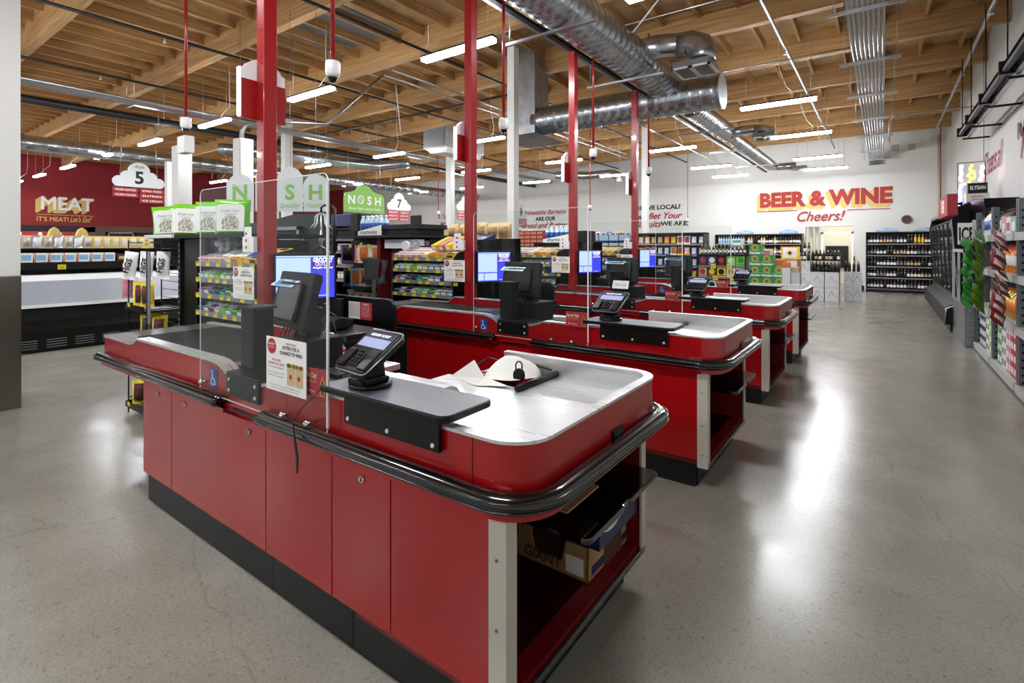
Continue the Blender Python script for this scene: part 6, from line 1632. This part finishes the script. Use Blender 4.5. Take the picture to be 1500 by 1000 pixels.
for q, (m, c, nm) in enumerate((('teal', 'white', 'teal'), ('cloth', 'print_red', 'white and red'), ('glue_pink', 'white', 'pink'))):
    place('drink_box', mesh('db', MB().box(-.02, -.12, 0, .2, .12, .16+.02*q).box(-.021, -.08, .03, -.02, .08, .12, 1), [m, c]), (1.12, 7.4+.27*q-.0, 1.632), '%s drink box on the top shelf over the red bags' % nm, 'box', 'drink boxes on the top shelf')
BXM = [(mesh('bx', MB().box(0, -.062, 0, .3, .062, .13).box(-.001, -.045, .03, 0, .045, .1, 1), [a, c]), nm) for a, c, nm in (('green', 'white', 'green'), ('glue_pink', 'white', 'pink'), ('print_red', 'cloth', 'red'), ('cloth', 'print_grey', 'cream'), ('navy', 'white', 'navy'), ('green_lime', 'white', 'lime'))]
for j, (ya, nn, sel) in enumerate(((8.85, 8, (5, 3, 4, 4)), (7.33, 9, (2, 1, 3, 0)), (5.85, 9, (0, 2, 0, 2)))):
    for k in range(4):
        for q in range(nn):
            me, nm = BXM[sel[min(q*4//nn, 3)]]
            place('can_carton', me, (1.12, ya+.132*q, .102+.134*k), '%s can carton, bottom shelf of the %s bay, %s layer, %s along' % (nm, ORD[j], ORD[k], ORD[q]), 'carton', 'cartons on the bottom shelves')
# ---------------------------------------------------------------- ice chest and sign
t = thing('ice_chest', 'steel fronted ice cabinet beside the open cooler', 'cabinet', (1.3, 10.8, 0))
part('body', MB().box(.98, 10.1, 0, 1.56, 11.7, .62), ['steel_dark'], t, bev=.01)
part('frame', MB().box(.97, 10.12, .62, 1.0, 10.18, 1.45).box(.97, 11.6, .62, 1.0, 11.66, 1.45).box(.97, 10.12, 1.4, 1.0, 11.66, 1.45).box(.97, 10.86, .62, 1.0, 10.9, 1.4), ['steel'], t)
part('inside', MB().box(1.3, 10.12, .62, 1.56, 11.66, 1.45), ['charcoal'], t)
part('door_handle', MB().box(.95, 10.84, .85, .97, 10.87, 1.15), ['chrome'], t)
t = thing('ice_sign', 'white sign reading ICE above the steel cabinet', 'sign', (1.0, 10.1, 1.53))
part('board', MB().box(.9, 10.08, 1.52, 1.18, 10.1, 1.84), ['paper'], t)
part('lettering', MB().text('ICE', .26, face_my(1.0, 10.078, 1.59), 0, .04, w=.17).text('PREMIUM', .05, face_my(1.0, 10.078, 1.55), 0, .01, w=.15), ['print_black'], t)
part('side_board', MB().box(1.06, 10.05, 1.5, 1.2, 10.07, 1.88), ['cloud'], t)
# ---------------------------------------------------------------- tall open cooler
t = thing('open_cooler', 'tall open cooler with a leaning glass front', 'cooler', (1.2, 14.5, 0))
prof_ = [(.88, .12), (1.56, .12), (1.56, 2.25), (1.2, 2.25), (1.02, 2.15), (.97, 1.95), (.98, 1.8), (1.06, .6), (1.0, .45), (.9, .4)]
for y in (11.75, 17.1): part('end_panel', MB().prism(prof_, 'y', y, y+.06), ['black'], t, 'black curved end panel', bev=.01)
b = MB(); q = [(x, 11.74, z) for x, z in prof_]
part('end_trim', MB().tube([q[0], q[9], q[8], q[7], q[6], q[5], q[4], q[3]], .02, 8), ['steel_dark'], t)
part('back', MB().box(1.5, 11.81, .12, 1.56, 17.1, 2.2), ['case_inside'], t)
part('roof', MB().box(1.0, 11.81, 2.12, 1.56, 17.1, 2.2), ['steel_dark'], t)
part('kick', MB().box(.95, 11.75, 0, 1.56, 17.16, .12), ['black'], t)
part('front_bin', MB().prism([(.88, .14), (.88, .42), (1.0, .48), (1.06, .6), (1.1, .6), (1.1, .14)], 'y', 11.81, 17.1), ['charcoal'], t)
for z in (.75, 1.1, 1.45, 1.8):
    part('shelf', MB().box(1.08, 11.81, z, 1.5, 17.1, z+.025), ['steel_dark'], t)
for k in range(6):
    y = 11.85+.87*k
    d = part('door', MB().box(.965, y, 1.93, 1.0, y+.86, 1.96).box(1.03, y, .6, 1.06, y+.86, .63).prism([(1.06, .62), (1.0, 1.95), (.97, 1.95), (1.03, .62)], 'y', y, y+.03).prism([(1.06, .62), (1.0, 1.95), (.97, 1.95), (1.03, .62)], 'y', y+.83, y+.86), ['charcoal'], t)
    part('pane', MB().prism([(1.045, .63), (.988, 1.93), (.985, 1.93), (1.042, .63)], 'y', y+.03, y+.83), ['case_glass'], d)
CPK = [(mesh('cp', MB().lathe([(.045, 0), (.045, .16), (.02, .2), (.02, .23)], n=10), [m]), nm) for m, nm in (('white', 'white'), ('green', 'green'), ('grey', 'grey'), ('print_red', 'red'), ('gold', 'amber'))]
for k, z in enumerate((.775, 1.125, 1.475)):
    for q in range(16):
        me, nm = CPK[(q//3+k) % 5]
        place('cooler_bottle', me, (1.17, 12.0+.31*q, z), '%s bottle in the tall open cooler, %s shelf up, %s along' % (nm, ORD[k], ORD[q]), 'bottle', 'bottles in the open cooler')
# boxes and neon on its top
t = thing('banner_box', 'reddish brown banner box with a white panel over the cooler', 'box', (.95, 11.6, 2.0))
part('box', MB().box(.82, 10.6, 1.98, .95, 12.2, 2.32), ['paint_red'], t, bev=.004)
part('panel', MB().box(.815, 11.1, 2.05, .82, 11.5, 2.26), ['paper'], t)
part('print', MB().text('COLD', .07, face_mx(.813, 11.3, 2.16), 0, .01).text('BEER', .07, face_mx(.813, 11.3, 2.08), 0, .01), ['print_black'], t)
part('bracket', MB().box(.95, 11.6, 2.2, 1.1, 11.68, 2.25), ['black'], t)
t = thing('brand_box', 'black box with white lettering under the neon sign', 'box', (1.3, 11.9, 2.25))
part('box', MB().box(1.19, 11.8, 2.4, 1.44, 11.95, 2.58), ['black'], t)
part('lettering', MB().text('ELYSIAN', .09, face_my(1.315, 11.797, 2.47), 0, .02, w=.2), ['print_white'], t)
part('lower_box', MB().box(1.16, 11.78, 2.25, 1.46, 11.96, 2.4), ['cloth'], t)
part('print', MB().text('BREWING', .045, face_my(1.31, 11.777, 2.33), 0, .01, w=.16).text('SEATTLE', .04, face_my(1.31, 11.777, 2.28), 0, .01, w=.13), ['print_red'], t)
t = thing('neon_sign', 'glowing neon beer sign on top of the open cooler', 'neon sign', (1.25, 11.85, 2.58))
def neon(nm, pts, r, m, lab): part(nm, MB().tube(pts, r, 8), [m], t, lab)
YN = 11.83
neon('tube', [(1.11, YN, 2.62), (1.085, YN, 2.68), (1.11, YN, 2.74), (1.1, YN, 2.82), (1.11, YN, 2.9)], .022, 'neon_white', 'white neon tube')
neon('tube', [(1.34, YN, 2.62), (1.38, YN, 2.7), (1.36, YN, 2.76), (1.385, YN, 2.84), (1.37, YN, 2.88)], .024, 'neon_white', 'white neon tube')
neon('tube', [(1.2, YN, 2.6), (1.24, YN, 2.66), (1.19, YN, 2.72), (1.24, YN, 2.78), (1.22, YN, 2.84), (1.25, YN, 2.9)], .022, 'neon_yellow', 'yellow neon tube')
neon('tube', [(1.27, YN, 2.64), (1.28, YN, 2.7), (1.27, YN, 2.8)], .012, 'neon_yellow', 'yellow neon tube')
neon('tube', [(1.08, YN, 2.62), (1.13, YN, 2.64), (1.1, YN, 2.7)], .01, 'neon_red', 'red neon tube')
neon('tube', [(1.35, YN, 2.6), (1.4, YN, 2.63), (1.39, YN, 2.7)], .01, 'neon_red', 'red neon tube')
neon('tube', [(1.16, YN, 2.58), (1.1, YN, 2.56), (1.08, YN, 2.46), (1.09, YN, 2.34), (1.07, YN, 2.2), (1.08, YN, 2.08)], .02, 'neon_white', 'white neon tube')
neon('tube', [(1.13, YN, 2.55), (1.12, YN, 2.4), (1.12, YN, 2.2)], .008, 'neon_blue', 'blue neon tube')
neon('tube', [(1.08, YN, 2.08), (1.09, YN, 2.04), (1.12, YN, 2.05)], .016, 'neon_yellow', 'yellow neon tube')
part('frame', MB().tube([(1.06, YN+.05, 2.0), (1.06, YN+.05, 2.95), (1.42, YN+.05, 2.95), (1.42, YN+.05, 2.58)], .008, 6), ['black'], t)
part('wire', MB().cyl((1.4, YN+.05, 2.95), (1.4, YN+.05, 4.98), .004, n=4), ['black'], t)
t = thing('cooler_header', 'tall black cooler housing behind the drink shelves', 'cooler', (1.4, 9.5, 0))
part('hood', MB().prism([(10.08, 1.5), (11.7, 1.5), (11.7, 2.25), (10.2, 2.2), (10.08, 2.05)], 'x', 1.2, 1.58), ['black'], t)
bpy.context.view_layer.update()
